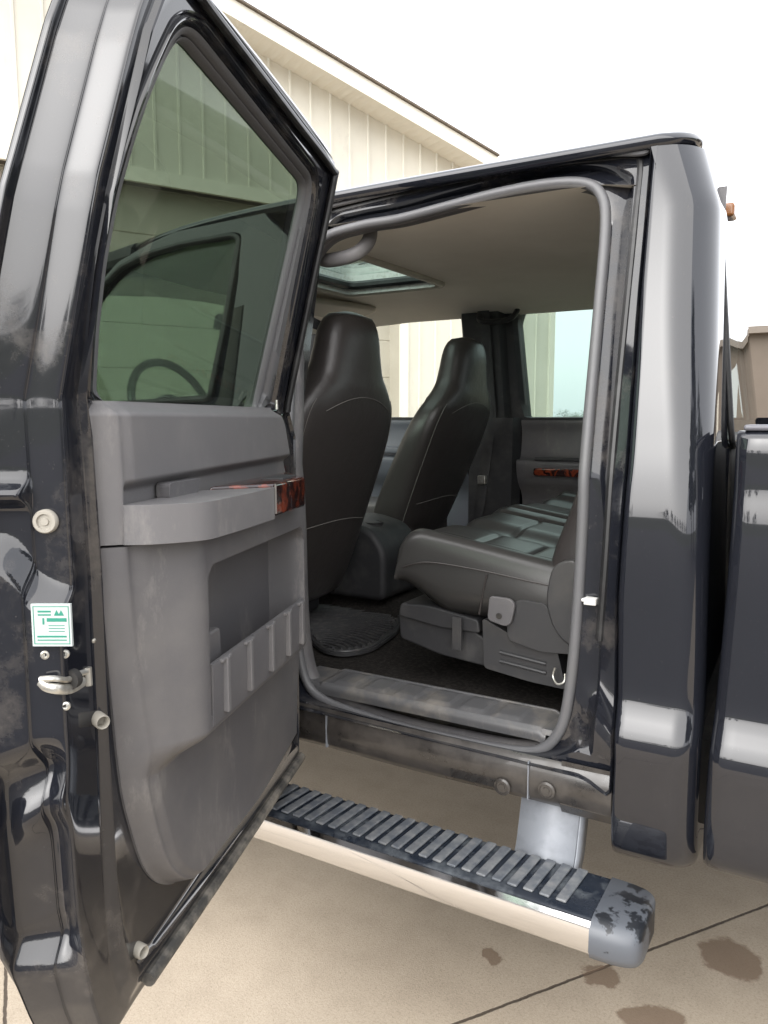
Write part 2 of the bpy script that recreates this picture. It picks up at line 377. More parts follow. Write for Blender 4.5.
for v in bm.verts: v.co = Wp(lerp(s_far, gd1-9.5, v.co.x), v.co.z, -.2+v.co.y)
obj('wall', bm, M['siding'], barn, smooth=0)
# roof: fascia, soffit, sheet
def rk(s, dz, o): return Wp(s, roofz(s, dz), o)
ext = [s_far-.6, s_apex, rb[0]]
bm = bmesh.new(); loft([[rk(s, -.20, .45), rk(s, .0, .45), rk(s, .0, .42), rk(s, -.20, .42)] for s in ext], True, bm, True, True); obj('fascia', bm, M['soffit'], barn, smooth=0)
bm = bmesh.new(); n_ = 160
sfs = []
for i in range(n_*3+1):
    s = lerp(ext[0], ext[-1], i/(n_*3)); sfs.append((s, -.165 if i % 3 else -.172))
loft([[rk(s, dz, .42) for s, dz in sfs], [rk(s, dz, 0) for s, dz in sfs]], False, bm); obj('soffit', bm, M['soffit'], barn, smooth=0)
M['roofsheet'] = mat('brown_shingle', (.16, .13, .10), .9, noise=(20, (.09, .075, .06), .4, .7))
bm = bmesh.new(); loft([[rk(s, .004, .49), rk(s, .03, .49), rk(s, .03, -18), rk(s, .004, -18)] for s in ext], True, bm, True, True); obj('roof', bm, M['roofsheet'], barn, smooth=0)
# ------------------------------------------------------------------ tan building behind the bed
tb = thing('storage_building', 'low tan brown building far behind the truck bed at the right edge', 'building', (3, 22, 0))
M['tan'] = mat('tan_wall', (.10, .08, .062), .7, noise=(1, (.088, .07, .053), .4, .7), bump=(3, .2, .01))
a_ = onP(741, 330, (0, 22, 0), Vector((0, 1, 0))); 
bm = bmesh.new(); box(bm, a_.x, a_.x+26, 22, 34, 0, a_.z-.12); obj('wall', bm, M['tan'], tb, smooth=0)
bm = bmesh.new(); box(bm, a_.x-.3, a_.x+26.3, 21.7, 34.3, a_.z-.12, a_.z+.05); obj('roof', bm, mat('tan_roof', (.13, .11, .09), .6), tb, smooth=0)
for k in range(2):
    bm = bmesh.new(); box(bm, a_.x+5+8*k, a_.x+8.6+8*k, 21.96, 22.2, 0, 2.5); obj('door', bm, M['gdoor'], tb, smooth=0)
# ------------------------------------------------------------------ trees
M['leaf'] = mat('leaves', (.045, .065, .022), .7, noise=(1.5, (.09, .10, .04), .4, .7)); M['bark'] = mat('bark', (.09, .07, .05), .9)
def tree(x, y, h, r, lab, grp, seed, nleaf=1500):
    R = random.Random(seed); t = thing('tree', lab, 'tree', (x, y, 0), grp)
    bm = bmesh.new(); P = [Vector((x, y, 0)), Vector((x+.1, y, h*.3)), Vector((x, y+.1, h*.8))]
    tube(P, [h*.035, h*.025, h*.008], bm=bm, seg=8)
    cl = []
    for k in range(16):
        a = R.random()*6.28; zz = h*(.3+.62*R.random()); rr = r*(1.05-abs(zz/h-.5)*1.1)*R.uniform(.4, 1)
        c = Vector((x+math.cos(a)*rr, y+math.sin(a)*rr, zz)); cl.append((c, r*R.uniform(.25, .45)))
        tube([Vector((x, y, zz*.7)), c], [h*.01, h*.003], bm=bm, seg=5)
    obj('trunk', bm, M['bark'], t)
    bm = bmesh.new(); s = h*.028
    for k in range(nleaf):
        c, q = R.choice(cl); d = Vector((R.gauss(0, 1), R.gauss(0, 1), R.gauss(0, .8))); d = d.normalized()*q*R.random()**.4
        p = c+d; a = Vector((R.uniform(-1, 1), R.uniform(-1, 1), R.uniform(-1, 1))).normalized(); b = a.orthogonal().normalized()
        bm.faces.new([bm.verts.new(p+a*s), bm.verts.new(p+b*s*.6), bm.verts.new(p-a*s), bm.verts.new(p-b*s*.6)])
    obj('crown', bm, M['leaf'], t, smooth=0)
for k in range(9):
    q = onP(530+k*9, 417, (0, 170, 0), Vector((0, 1, 0)))
    tree(q.x+random.uniform(-2, 2), 170, 2.6+1.0*random.random(), 2.4, 'small dark tree on the far horizon seen through the rear side window', 'trees on the far horizon', k, 500)
for k in range(13):
    tree(-60+k*10+random.uniform(-1.5, 1.5), -62+random.uniform(-2, 2), 4.0+1.2*random.random(), 3.4, 'leafy green tree across the driveway, mirrored in the black paint', 'trees across the driveway', 50+k, 1500)
for k, (x, y, h) in enumerate(((17, -5, 12), (22, -10, 13), (24, 0, 12))):  # unseen trees added so the open door's pillar mirrors dark instead of sky
    tree(x, y, h, 4.2, 'tall leafy tree added out of view behind the camera to darken door pillar reflections', 'tall trees added for dark reflections', 90+k, 2600)
# ------------------------------------------------------------------ THE TRUCK
truck = thing('pickup_truck', 'black crew cab pickup truck with its rear door wide open', 'pickup truck', (-1.2, 2.65, 0))
T_SIDE = [(.40, 1.68), (.47, 1.645), (.54, 1.622), (.66, 1.612), (.735, 1.608), (.758, 1.611), (.812, 1.633), (.84, 1.638), (.95, 1.640), (1.15, 1.640), (1.28, 1.648), (1.40, 1.672), (1.55, 1.705), (1.80, 1.760), (1.92, 1.788), (2.0, 1.812), (2.05, 1.832)]
def side(z): return stab(T_SIDE, z)
def onside(px, py, off=0):
    Y = 1.66
    for _ in range(12): p = onY(px, py, Y); Y = side(p.z)+off
    return p
def sd(pts, off=0): return [(lambda p: (p.x, p.z))(onside(x, y, off)) for x, y in pts]
YM = 2.65
# cab corner and back wall: loft of plan curves
def xback(z): return -.214-.012*ss(.7,1.4,z)-.06*max(0, z-1.38)-.25*max(0, z-1.88)
def seamx(z): return tab(SEAM, z)
SEAM = sorted([(z, x) for x, z in sd([(652, 140), (638, 290), (625, 469), (615, 600), (611, 760), (608, 845)])])
def plan(z, yend):
    ys = side(z); xb = xback(z); r = .055+.045*ss(.9, 1.7, z); xs = seamx(z)+.004
    P = [Vector((xs+.004, ys+.05, z)), Vector((xs, ys+.012, z)), Vector((xs+.003, ys+.003, z)), Vector((xs+.010, ys, z))]
    for k in range(1, 8): P.append(Vector((lerp(xs+.010, xb-r, k/8), ys, z)))
    for k in range(13):
        a = k/12*math.pi/2; P.append(Vector((xb-r+math.sin(a)*r, ys+r-math.cos(a)*r, z)))
    for k in range(1, 12):
        y = lerp(ys+r, yend, k/11); P.append(Vector((xb-.02*((y-ys-r)/(YM-ys-r))**3, y, z)))
    return P
ZL = [.455, .462, .475]+[.49+k*.02 for k in range(75)]
ZL = [z for z in [.455, .462, .475]+[.49+k*.02 for k in range(80)] if z < 2.025]
loops = []
for z in ZL:
    P = plan(z, 1.98)
    if z < .48:
        q = {.455: .03, .462: .014, .475: .004}[z]; P = [p+Vector((-q*.6 if p.x > -.3 else 0, q, 0)) for p in P]
    loops.append(P)
bm = loft(loops, False); bm.faces.new([v for v in bm.verts][:len(loops[0])][::-1])
obj('cab_corner', bm, M['paint'], truck, smooth=50)
# back wall, window, far corner (from the corner patch on)
bm = bmesh.new()
def bw(z, y): return Vector((xback(z)-.09*max(0,z-1.38)*min(1,(y-1.73)/.5)-.012*min(1, (y-1.73)/(YM-1.73))**3-(.0 if y < YM else .085*((y-YM)/.8)**1.5), y, z))
ys_ = [1.98, 2.05, 2.3, 2.65, 3.0, 3.25, 3.4, 3.52]; zs_ = [.56, .9, 1.30, 1.42, 1.6, 1.8, 1.9, 2.02]
V = {(i, j): bm.verts.new(bw(z, y)) for i, z in enumerate(zs_) for j, y in enumerate(ys_)}
for i in range(7):
    for j in range(7):
        if 3 <= i < 6 and 0 < j < 6: continue
        bm.faces.new((V[i, j], V[i, j+1], V[i+1, j+1], V[i+1, j]))
bm.faces.ensure_lookup_table()
for f in bm.faces: f.material_index = 1 if f.calc_center_median().z < 1.38 else 0  # lower wall in dark matte: shade of the cab-bed gap put into its colour
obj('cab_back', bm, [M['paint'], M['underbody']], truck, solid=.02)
bm = bmesh.new(); loft([[bw(z, y)+Vector((.012, 0, 0)) for y in [1.93, 2.0, 2.2, 2.4, 2.65, 3, 3.3, 3.42]] for z in (1.36, 1.5, 1.6, 1.7, 1.8, 1.9)], False, bm)
o = obj('back_window', bm, M['glass_far'], truck)
bm = bmesh.new(); P = rnd([(1.93, 1.36), (1.93, 1.9), (3.42, 1.9), (3.42, 1.36)], .06)
tube([bw(z, y)+Vector((.008, 0, 0)) for y, z in P], .007, True, bm=bm); obj('window_gasket', bm, M['rubber_dk'], o)
bm = bmesh.new(); box(bm, -.36, -.276, 2.25, 2.32, 1.945, 1.98); obj('cargo_lamp', bm, M['amber'], truck, bevel=.008)
# cab filler between corner and bed lower: closed sill bottom
# ---- rear door aperture ring
OUT = sd([(652, 141), (645, 215), (638, 290), (625, 469), (615, 600), (611, 760), (609, 800)])
ap_out = OUT+[(-.44, .640), (-1.33, .650), (-1.345, .9), (-1.35, 1.4), (-1.30, 1.84)]+sd([(322, 204), (360, 196), (450, 174), (560, 151)])
ap_out = rnd(ap_out, [.02]*7+[.03]+[.05]+[.03]*3+[.03]*4)
seal_px = [(291, 410), (293, 340), (302, 275), (322, 240), (360, 226), (400, 219), (450, 206), (500, 193), (550, 184), (586, 184), (602, 196), (606, 225), (600, 300), (590, 410), (583, 520), (577, 620), (570, 690), (561, 728), (543, 748), (515, 750), (460, 740), (400, 726), (350, 710), (323, 698), (308, 682), (300, 650), (296, 600), (292, 500)]
def ontilt(px, py, off):               # inner flange surface: lower near-vertical, upper tumbled
    Y = 1.72
    for _ in range(15): p = onY(px, py, Y); Y = 1.70+.22*max(0, p.z-1.3)+off
    return p
seal2 = [(lambda p: (p.x, p.z))(ontilt(x, y, 0)) for x, y in seal_px]
sealP = catmull([Vector((x, 0, z)) for x, z in seal2], 8, True); seal_poly = [(p.x, p.z) for p in sealP]
AC = (-.86, 1.3); SX, SZ = .45, .7
LA = starloop(ap_out, AC, 480, sx=SX, sz=SZ); LS = starloop(seal_poly, AC, 480, sx=SX, sz=SZ)
def flY(z): return 1.70+.22*max(0, z-1.3)
def ringpt(i, f, off=None):
    x, z = LA[i]; a, b = LS[i]
    X, Z = lerp(x, a, f), lerp(z, b, f)
    return X, Z
prof = [(-.03, .016), (0, .0), (.02, .004), (.04, .03), (.08, .036), (.40, .040), (.46, .05), (.52, .075), (.66, .088), (.84, .088), (1.0, .09)]
loops = []
for f, off in prof:
    Lp = []
    for i in range(480):
        X, Z = ringpt(i, f); ys = side(Z); yf = flY(Z)
        Y = ys+off if f < .41 else lerp(ys+off, yf+(off-.09), ss(.41, .8, f))
        Lp.append(Vector((X, Y, Z)))
    loops.append(Lp)
bm = loft(loops, True); obj('door_frame', bm, M['jamb'], truck, smooth=40)
# inner trim ring behind the seal
def inner(i, d, Y):
    a, b = LS[i]; v = Vector((AC[0]-a, AC[1]-b)); L_ = v.length; v /= L_
    return Vector((a+v.x*d, Y(b+v.y*d), b+v.y*d))
loops = [[inner(i, d, (lambda z, o=o: flY(z)+o)) for i in range(480)] for d, o in ((-.01, .004), (.010, .02), (.014, .035), (.008, .05), (-.05, .055))]
bm = loft(loops, True); obj('opening_trim', bm, M['trimgrey2'], truck, smooth=40)
# weather seal tube
P = [Vector((x, flY(z)-.004, z)) for x, z in seal_poly]
for p in P:
    pass
obj('door_seal', tube(P, .0125, True, seg=12), M['rubber'], truck)
# second weatherstrip along the outer flange (roof and C pillar)
px2 = [(600, 640), (606, 560), (612, 470), (620, 380), (628, 300), (636, 220), (641, 165), (632, 158), (600, 160), (540, 167), (460, 182), (400, 196), (330, 214), (322, 222)]
P = catmull([onside(x, y, .045) for x, y in px2], 6); obj('weatherstrip', tube(P, .010, seg=10), M['rubber_dk'], truck)
px3 = [(646, 150), (640, 152), (600, 153), (540, 160), (450, 178), (390, 191), (335, 204), (300, 213)]
P = catmull([onside(x, y, .022) for x, y in px3], 6); obj('drip_moulding', tube(P, .012, seg=10, flat=.7), M['rubber'], truck)
# striker / white clip on the C pillar
p = onside(591, 601, .05); bm = bmesh.new(); box(bm, -.014, .014, -.012, .012, -.008, .008, Matrix.Translation(p)); box(bm, -.022, -.006, -.004, .02, -.004, .004, Matrix.Translation(p)); obj('striker', bm, M['white'], truck, bevel=.003)
# ---- rocker below the opening
RO = [(.655, .012), (.640, .0), (.60, -.004), (.565, .0), (.548, .012), (.535, .05), (.54, .25)]
bm = loft([[Vector((x, side(.64)+.012+o+(.003*math.sin(x*9)), z)) for z, o in RO] for x in [-2.9+k*.05 for k in range(51)]+[-.385]], False)
obj('rocker_panel', bm, M['dirty'], truck, smooth=40)
for px, py in ((502, 787), (546, 791)):
    bm = bmesh.new(); p = onside(px, py, .0); p.y = side(.64)+.008; lathe(bm, p, (0, -1, 0), [(.0001, 0), (.020, 0), (.020, .004), (.015, .006), (.014, .003), (.008, .003), (.007, .005), (.0001, .005)]); obj('rocker_plug', bm, M['dirty'], truck)
for px, py in ((527, 790), (325, 738)):
    bm = bmesh.new(); box(bm, -.0012, .0012, -.002, .01, -.045, .045, Matrix.Translation((onside(px, py).x, side(.64)+.010, .60))); obj('seam', bm, M['galv'], truck)
# bent pinch flange between rocker and cab corner
bm = loft([[Vector((x, side(.6)+.02+o, z)) for z, o in ((.66, .0), (.56, -.006), (.535, .01), (.53, .05))] for x in (-.50, -.46, -.40, -.385)], False); obj('rocker_end', bm, M['dirty'], truck)
# underbody
bm = bmesh.new(); box(bm, -2.9, -.22, 1.80, 3.48, .56, .66); obj('floor_pan', bm, M['underbody'], truck, smooth=0)
for y in (2.12, 3.1):
    bm = bmesh.new(); box(bm, -3.9, 2.2, y-.04, y+.04, .50, .66); obj('frame_rail', bm, M['underbody'], truck, smooth=0)
# ---- roof
RX = [(-3.0, 1.50), (-2.6, 1.70), (-2.35, 1.83), (-2.15, 1.93), (-1.95, 1.985), (-1.7, 2.015), (-1.3, 2.028), (-.24, 2.028)]
def rooftop(x, y):
    e = abs(y-YM)/(YM-1.80); return stab(RX, x)+.075*(1-min(1, e)**2.4)-.02*ss(.93, 1.0, e)
SUNX = (-1.86, -1.43); SUNY = (2.22, 2.86)
def grid(xs, ys, f, hole=None, bm=None):
    bm = bm or bmesh.new(); V = {}
    for i, x in enumerate(xs):
        for j, y in enumerate(ys): V[i, j] = bm.verts.new((x, y, f(x, y)))
    for i in range(len(xs)-1):
        for j in range(len(ys)-1):
            if hole and hole[0] <= (xs[i]+xs[i+1])/2 <= hole[1] and hole[2] <= (ys[j]+ys[j+1])/2 <= hole[3]: continue
            bm.faces.new((V[i, j], V[i+1, j], V[i+1, j+1], V[i, j+1]))
    for v in [v for v in bm.verts if not v.link_faces]: bm.verts.remove(v)
    return bm
xs = [-2.33, -2.2, -2.05, SUNX[0], -1.7, -1.55, SUNX[1], -1.2, -.9, -.6, -.4, -.29, -.26, -.245]
ys = [1.80, 1.815, 1.84, 1.9, 2.0, SUNY[0], 2.45, 2.65, SUNY[1], 3.0, 3.2, 3.35, 3.45, 3.485, 3.50]
ys = [1.86]+[y for y in ys if 1.87 < y < 3.44]+[3.44]; xs = [x for x in xs if x < -.41]+[-.42]
bm = grid(xs, ys, rooftop, (*SUNX, *SUNY)); roof = obj('roof', bm, M['paint'], truck, solid=.006)
# rolled roof edge running back over the opening and round the cab corners
ep = [(-2.3+.1*k, side(2.0)) for k in range(20)]
ys0 = side(2.0)
ep += [(-.39+.085*math.sin(k/16*math.pi/2), ys0+.10-.10*math.cos(k/16*math.pi/2)) for k in range(17)]
ep += [(-.307-.04*min(1, (y-1.92)/.5), y) for y in (1.95, 2.1, 2.3, 2.5, 2.65)]
ep += [(x-.12*(5.3-y-YM)/.8, 5.3-y) for x, y in ep[::-1][1:]]
loops = []; n_ = len(ep)
for i, (x, y) in enumerate(ep):
    a, b = ep[max(0, i-1)], ep[min(n_-1, i+1)]; t = Vector((b[0]-a[0], b[1]-a[1])).normalized(); o_ = Vector((t.y, -t.x))
    zc = stab(RX, x)-2.028+.045*(1-min(1, abs(y-YM)/.83)**2.4)
    loops.append([Vector((x+o_.x*o, y+o_.y*o, z+zc)) for o, z in ((-.02, 2.008), (-.006, 2.009), (-.001, 2.014), (.001, 2.022), (-.004, 2.032), (-.016, 2.040), (-.04, 2.044), (-.08, 2.046))])
obj('roof_edge', loft(loops, False), M['paint'], truck)
# headliner
def linez(x, y):
    e = abs(y-YM)/(YM-1.86)
    return 1.965-(.075 if y > YM else .012)*min(1, e)**3.0-.03*ss(-1.9, -2.4, x)-.03*ss(-.55, -.3, x)
xs = [-2.45, -2.3, -2.1, SUNX[0], -1.65, SUNX[1], -1.25, -1.0, -.8, -.6, -.50, -.42]
ys = [1.83, 1.9, 1.96, 2.05, SUNY[0], 2.5, SUNY[1], 3.0, 3.15, 3.28, 3.36, 3.42]
bm = grid(xs, ys, linez, (*SUNX, *SUNY)); hl = obj('headliner', bm, M['head'], truck)
bm = bmesh.new(); P = rnd([(SUNX[0], SUNY[0]), (SUNX[1], SUNY[0]), (SUNX[1], SUNY[1]), (SUNX[0], SUNY[1])], .05)
loft([[Vector((x, y, linez(x, y)-.012)) for x, y in P], [Vector((x, y, rooftop(x, y)+.002)) for x, y in P]], True, bm)
sr = obj('sunroof', bm, M['white'], truck)
bm = bmesh.new(); tube([Vector((x, y, linez(x, y)-.004)) for x, y in rnd([(SUNX[0]-.02, SUNY[0]-.02), (SUNX[1]+.02, SUNY[0]-.02), (SUNX[1]+.02, SUNY[1]+.02), (SUNX[0]-.02, SUNY[1]+.02)], .05)], .014, True, bm=bm, seg=8); obj('sunroof_frame', bm, M['cream'], sr)
bm = bmesh.new(); tube([Vector((x, y, linez(x, y)+.022)) for x, y in rnd([(SUNX[0]+.012, SUNY[0]+.012), (SUNX[1]-.012, SUNY[0]+.012), (SUNX[1]-.012, SUNY[1]-.012), (SUNX[0]+.012, SUNY[1]-.012)], .05)], .018, True, bm=bm, seg=8); obj('sunroof_seal', bm, M['rubber_dk'], sr)
bm = bmesh.new(); box(bm, SUNX[0], SUNX[1], SUNY[0], SUNY[1], 2.030, 2.034); obj('sunroof_glass', bm, M['glass_far'], sr)
# sun visor and overhead
bm = bmesh.new(); prism(bm, rnd([(-2.12, 2.62), (-1.98, 2.66), (-1.90, 3.18), (-2.12, 3.25)], .04), lambda p: Vector((p[0], p[1], 1.875+.15*(p[0]+2.1)+.02)), lambda p: Vector((p[0], p[1], 1.90+.15*(p[0]+2.1)+.02))); obj('sun_visor', bm, M['cream'], truck, bevel=.01)
# grab handles
def handle(P, r, name, m):
    obj(name, tube(catmull(P, 8), r, seg=12, flat=.7), m, truck)
a_, b_ = Vector((-1.27, 1.93, 1.925)), Vector((-1.07, 1.93, 1.935))
P = [onY(371, 224, 1.95), onY(369, 240, 1.92), onY(357, 253, 1.90), onY(338, 259, 1.90), onY(323, 260, 1.91), onY(318, 252, 1.93), onY(319, 238, 1.95)]
handle(P, .020, 'grab_handle', M['trimgrey'])
FY = lambda z: 3.5-.22*max(0, z-1.43)
P = [Vector((-1.46, FY(1.93)-.01, 1.95)), Vector((-1.46, FY(1.9)-.05, 1.89)), Vector((-1.44, FY(1.9)-.07, 1.865)), Vector((-1.36, FY(1.9)-.07, 1.86)), Vector((-1.31, FY(1.9)-.06, 1.87)), Vector((-1.29, FY(1.9)-.04, 1.90)), Vector((-1.29, FY(1.9)-.0, 1.95))]
handle(P, .018, 'grab_handle', M['trimdk'])
# ---- far side: windows, pillars, door trims
def onfar(px, py, off=0):
    Y = 3.45
    for _ in range(12): p = onY(px, py, Y); Y = FY(p.z)+off
    return (p.x, p.z)
def farring(outer, win, c, mt, name, thick=.09, depth0=0):
    N_ = 160; A = starloop(outer, c, N_); B = starloop(win, c, N_)
    loops = [[Vector((x, FY(z)+thick, z)) for x, z in A], [Vector((x, FY(z)+depth0, z)) for x, z in A], [Vector((x, FY(z)+depth0, z)) for x, z in [(lerp(a[0], b[0], .9), lerp(a[1], b[1], .9)) for a, b in zip(A, B)]],
             [Vector((x, FY(z)+depth0+.02, z)) for x, z in B], [Vector((x, FY(z)+thick, z)) for x, z in B]]
    loops.append(loops[0])
    return obj(name, loft(loops, True), mt, truck)
fw_px = [(470, 417), (467, 330), (461, 319), (450, 316), (415, 319)]
wf = [onfar(*p) for p in fw_px]+[(-2.15, 1.90), (-2.3, 1.87), (-2.62, 1.60), (-2.70, 1.44)]
wf[0] = (wf[0][0], 1.432)
farring([(-1.49, 1.42), (-1.49, 1.97), (-2.2, 1.97), (-2.4, 1.93), (-2.95, 1.6), (-2.95, 1.42)], wf, (-2.0, 1.6), M['trimdk'], 'front_window_frame')
wr = [onfar(*p) for p in [(525, 418), (516, 322), (520, 309), (530, 307), (588, 303)]]
wr[0] = (wr[0][0], 1.432); wr[-1] = (-.80, wr[-2][1]+.01); wr += [(-.74, 1.80), (-.70, 1.432)]
farring([(-1.485, 1.42), (-1.485, 1.97), (-.42, 1.97), (-.42, 1.42)], wr, (-1.0, 1.65), M['trimdk'], 'rear_window_frame')
def pane(poly, f, mt, name, par=truck):
    bm = bmesh.new(); prism(bm, poly, lambda p: f(*p, 0), lambda p: f(*p, .004)); return obj(name, bm, mt, par, smooth=0)
pane([(x, z) for x, z in wf], lambda x, z, o: Vector((x, FY(z)+.05+o, z)), M['glass_cl'], 'front_window')
pane([(x, z) for x, z in wr], lambda x, z, o: Vector((x, FY(z)+.05+o, z)), M['glass_far'], 'rear_window')
# far body below the belt
bm = loft([[Vector((x, 2*YM-side(z), z)) for z in (.5, .6, .745, .80, .95, 1.2, 1.36, 1.43)] for x in (-2.95, -2, -1.3, -.24)], False); obj('body_side', bm, M['paint'], truck)
def fartrim(x0, x1, mt, name, wood=False):
    prof = [(.72, .10), (.74, .05), (.95, .04), (1.06, .03), (1.13, -.03), (1.20, -.055), (1.235, -.05), (1.245, .0), (1.36, .012), (1.41, .0), (1.432, .02), (1.434, .09)]
    prof = catmull([Vector((a, b, 0)) for a, b in prof], 3)
    return obj(name, loft([[Vector((x, 3.5+p.y, p.x)) for p in prof] for x in (x0, x0+.01, (x0+x1)/2, x1)], False), mt, truck, smooth=50)
fr = fartrim(-1.31, -.42, M['trimgrey2'], 'rear_door_trim')
M['bluegrey'] = mat('blue_grey_plastic', (.115, .125, .145), .5)
ft = fartrim(-2.9, -1.56, M['bluegrey'], 'front_door_trim')
bm = bmesh.new(); box(bm, -1.22, -.7, 3.425, 3.47, 1.165, 1.20); obj('wood_strip', bm, M['wood'], fr, bevel=.006)
bm = bmesh.new(); box(bm, -1.22, -.7, 3.435, 3.46, 1.235, 1.25); obj('door_pull', bm, M['trimdk'], fr, bevel=.004)
bm = bmesh.new(); box(bm, -2.3, -1.8, 3.42, 3.47, 1.25, 1.285); obj('armrest', bm, M['bluegrey'], ft, bevel=.01)
bm = loft([[Vector((x, y, z)) for z in (.7, 1.1, 1.43)] for x, y in ((-1.57, 3.50), (-1.55, 3.44), (-1.33, 3.44), (-1.31, 3.50))], False); obj('pillar_trim', bm, M['trimdk'], truck)
bm = loft([[Vector((x, FY(z)+y, z)) for z in (1.42, 1.6, 1.8, 1.96)] for x, y in ((-1.58, .0), (-1.56, -.035), (-1.38, -.035), (-1.36, .0))], False); obj('pillar_trim', bm, M['trimdk'], truck)
P = [Vector((-1.44, FY(z)-.05, z)) for z in (1.93, 1.7, 1.43)]+[Vector((-1.46, 3.40, 1.1)), Vector((-1.5, 3.38, .8))]
obj('seat_belt', tube(P, .024, flat=.08, seg=8, side=Vector((1, 0, 0))), M['trimdk'], truck)
P = [Vector((-1.30, FY(z)-.04, z)) for z in (1.9, 1.84)]+[Vector((-1.31, FY(1.8)-.045, 1.80))]
# ---- floor
xs = [-2.9+.1*k for k in range(27)]+[-.26]; ys = [1.76, 1.80, 1.84, 2.0, 2.3, 2.45, 2.55, 2.75, 2.85, 3.0, 3.3, 3.5]
bm = grid(xs, ys, lambda x, y: .675+.055*ss(2.38, 2.56, y)*(1-ss(2.76, 2.92, y))+(.004*math.sin(x*17+y*11)))
obj('carpet', bm, M['carpet'], truck)
# sill plate
prf = [(1.700, .665), (1.698, .684), (1.706, .694), (1.722, .699), (1.80, .702), (1.812, .706), (1.824, .700), (1.836, .670)]
xl = [-1.225, -1.21, -1.205]+[-1.2+.03*k for k in range(21)]+[-.585, -.575, -.57, -.56]
def sillz(x, y, z):
    e = .0
    if 1.715 < y < 1.805:
        for c in [-1.14+.095*k for k in range(6)]: e += .004*ss(.036, .030, abs(x-c))
    return z+e-.008*ss(-.58, -.56, x)-.008*ss(-1.2, -1.225, x)
xl = sorted(set([round(-1.225+.005*k, 4) for k in range(134)]))
yy = catmull([Vector((a, b, 0)) for a, b in prf], 5)
bm = loft([[Vector((x+.03*(p.x-1.70), p.x, sillz(x, p.x, p.y))) for p in yy] for x in xl], False, None)
bm.faces.ensure_lookup_table(); obj('sill_plate', bm, M['sill'], truck, smooth=40)
for xx in ((-1.30, -1.21), (-.57, -.44)):
    obj('sill_end', loft([[Vector((x, y, z)) for y, z in ((1.70, .684), (1.705, .696), (1.83, .694), (1.85, .67))] for x in xx], False), M['sill'], truck)
# lower C pillar trim behind seat
bm = loft([[Vector((x, y, z)) for z in (.70, .9, 1.2, 1.43)] for x, y in ((-.50, 1.78), (-.44, 1.84), (-.34, 1.86))], False); obj('quarter_trim', bm, M['trimgrey2'], truck)
bm = loft([[Vector((x, FY(3)*0+5.3-FY(z)+y, z)) for z in (1.40, 1.6, 1.8, 1.95)] for x, y in ((-.46, .03), (-.40, .06), (-.26, .07))], False); obj('quarter_trim', bm, M['trimgrey2'], truck)
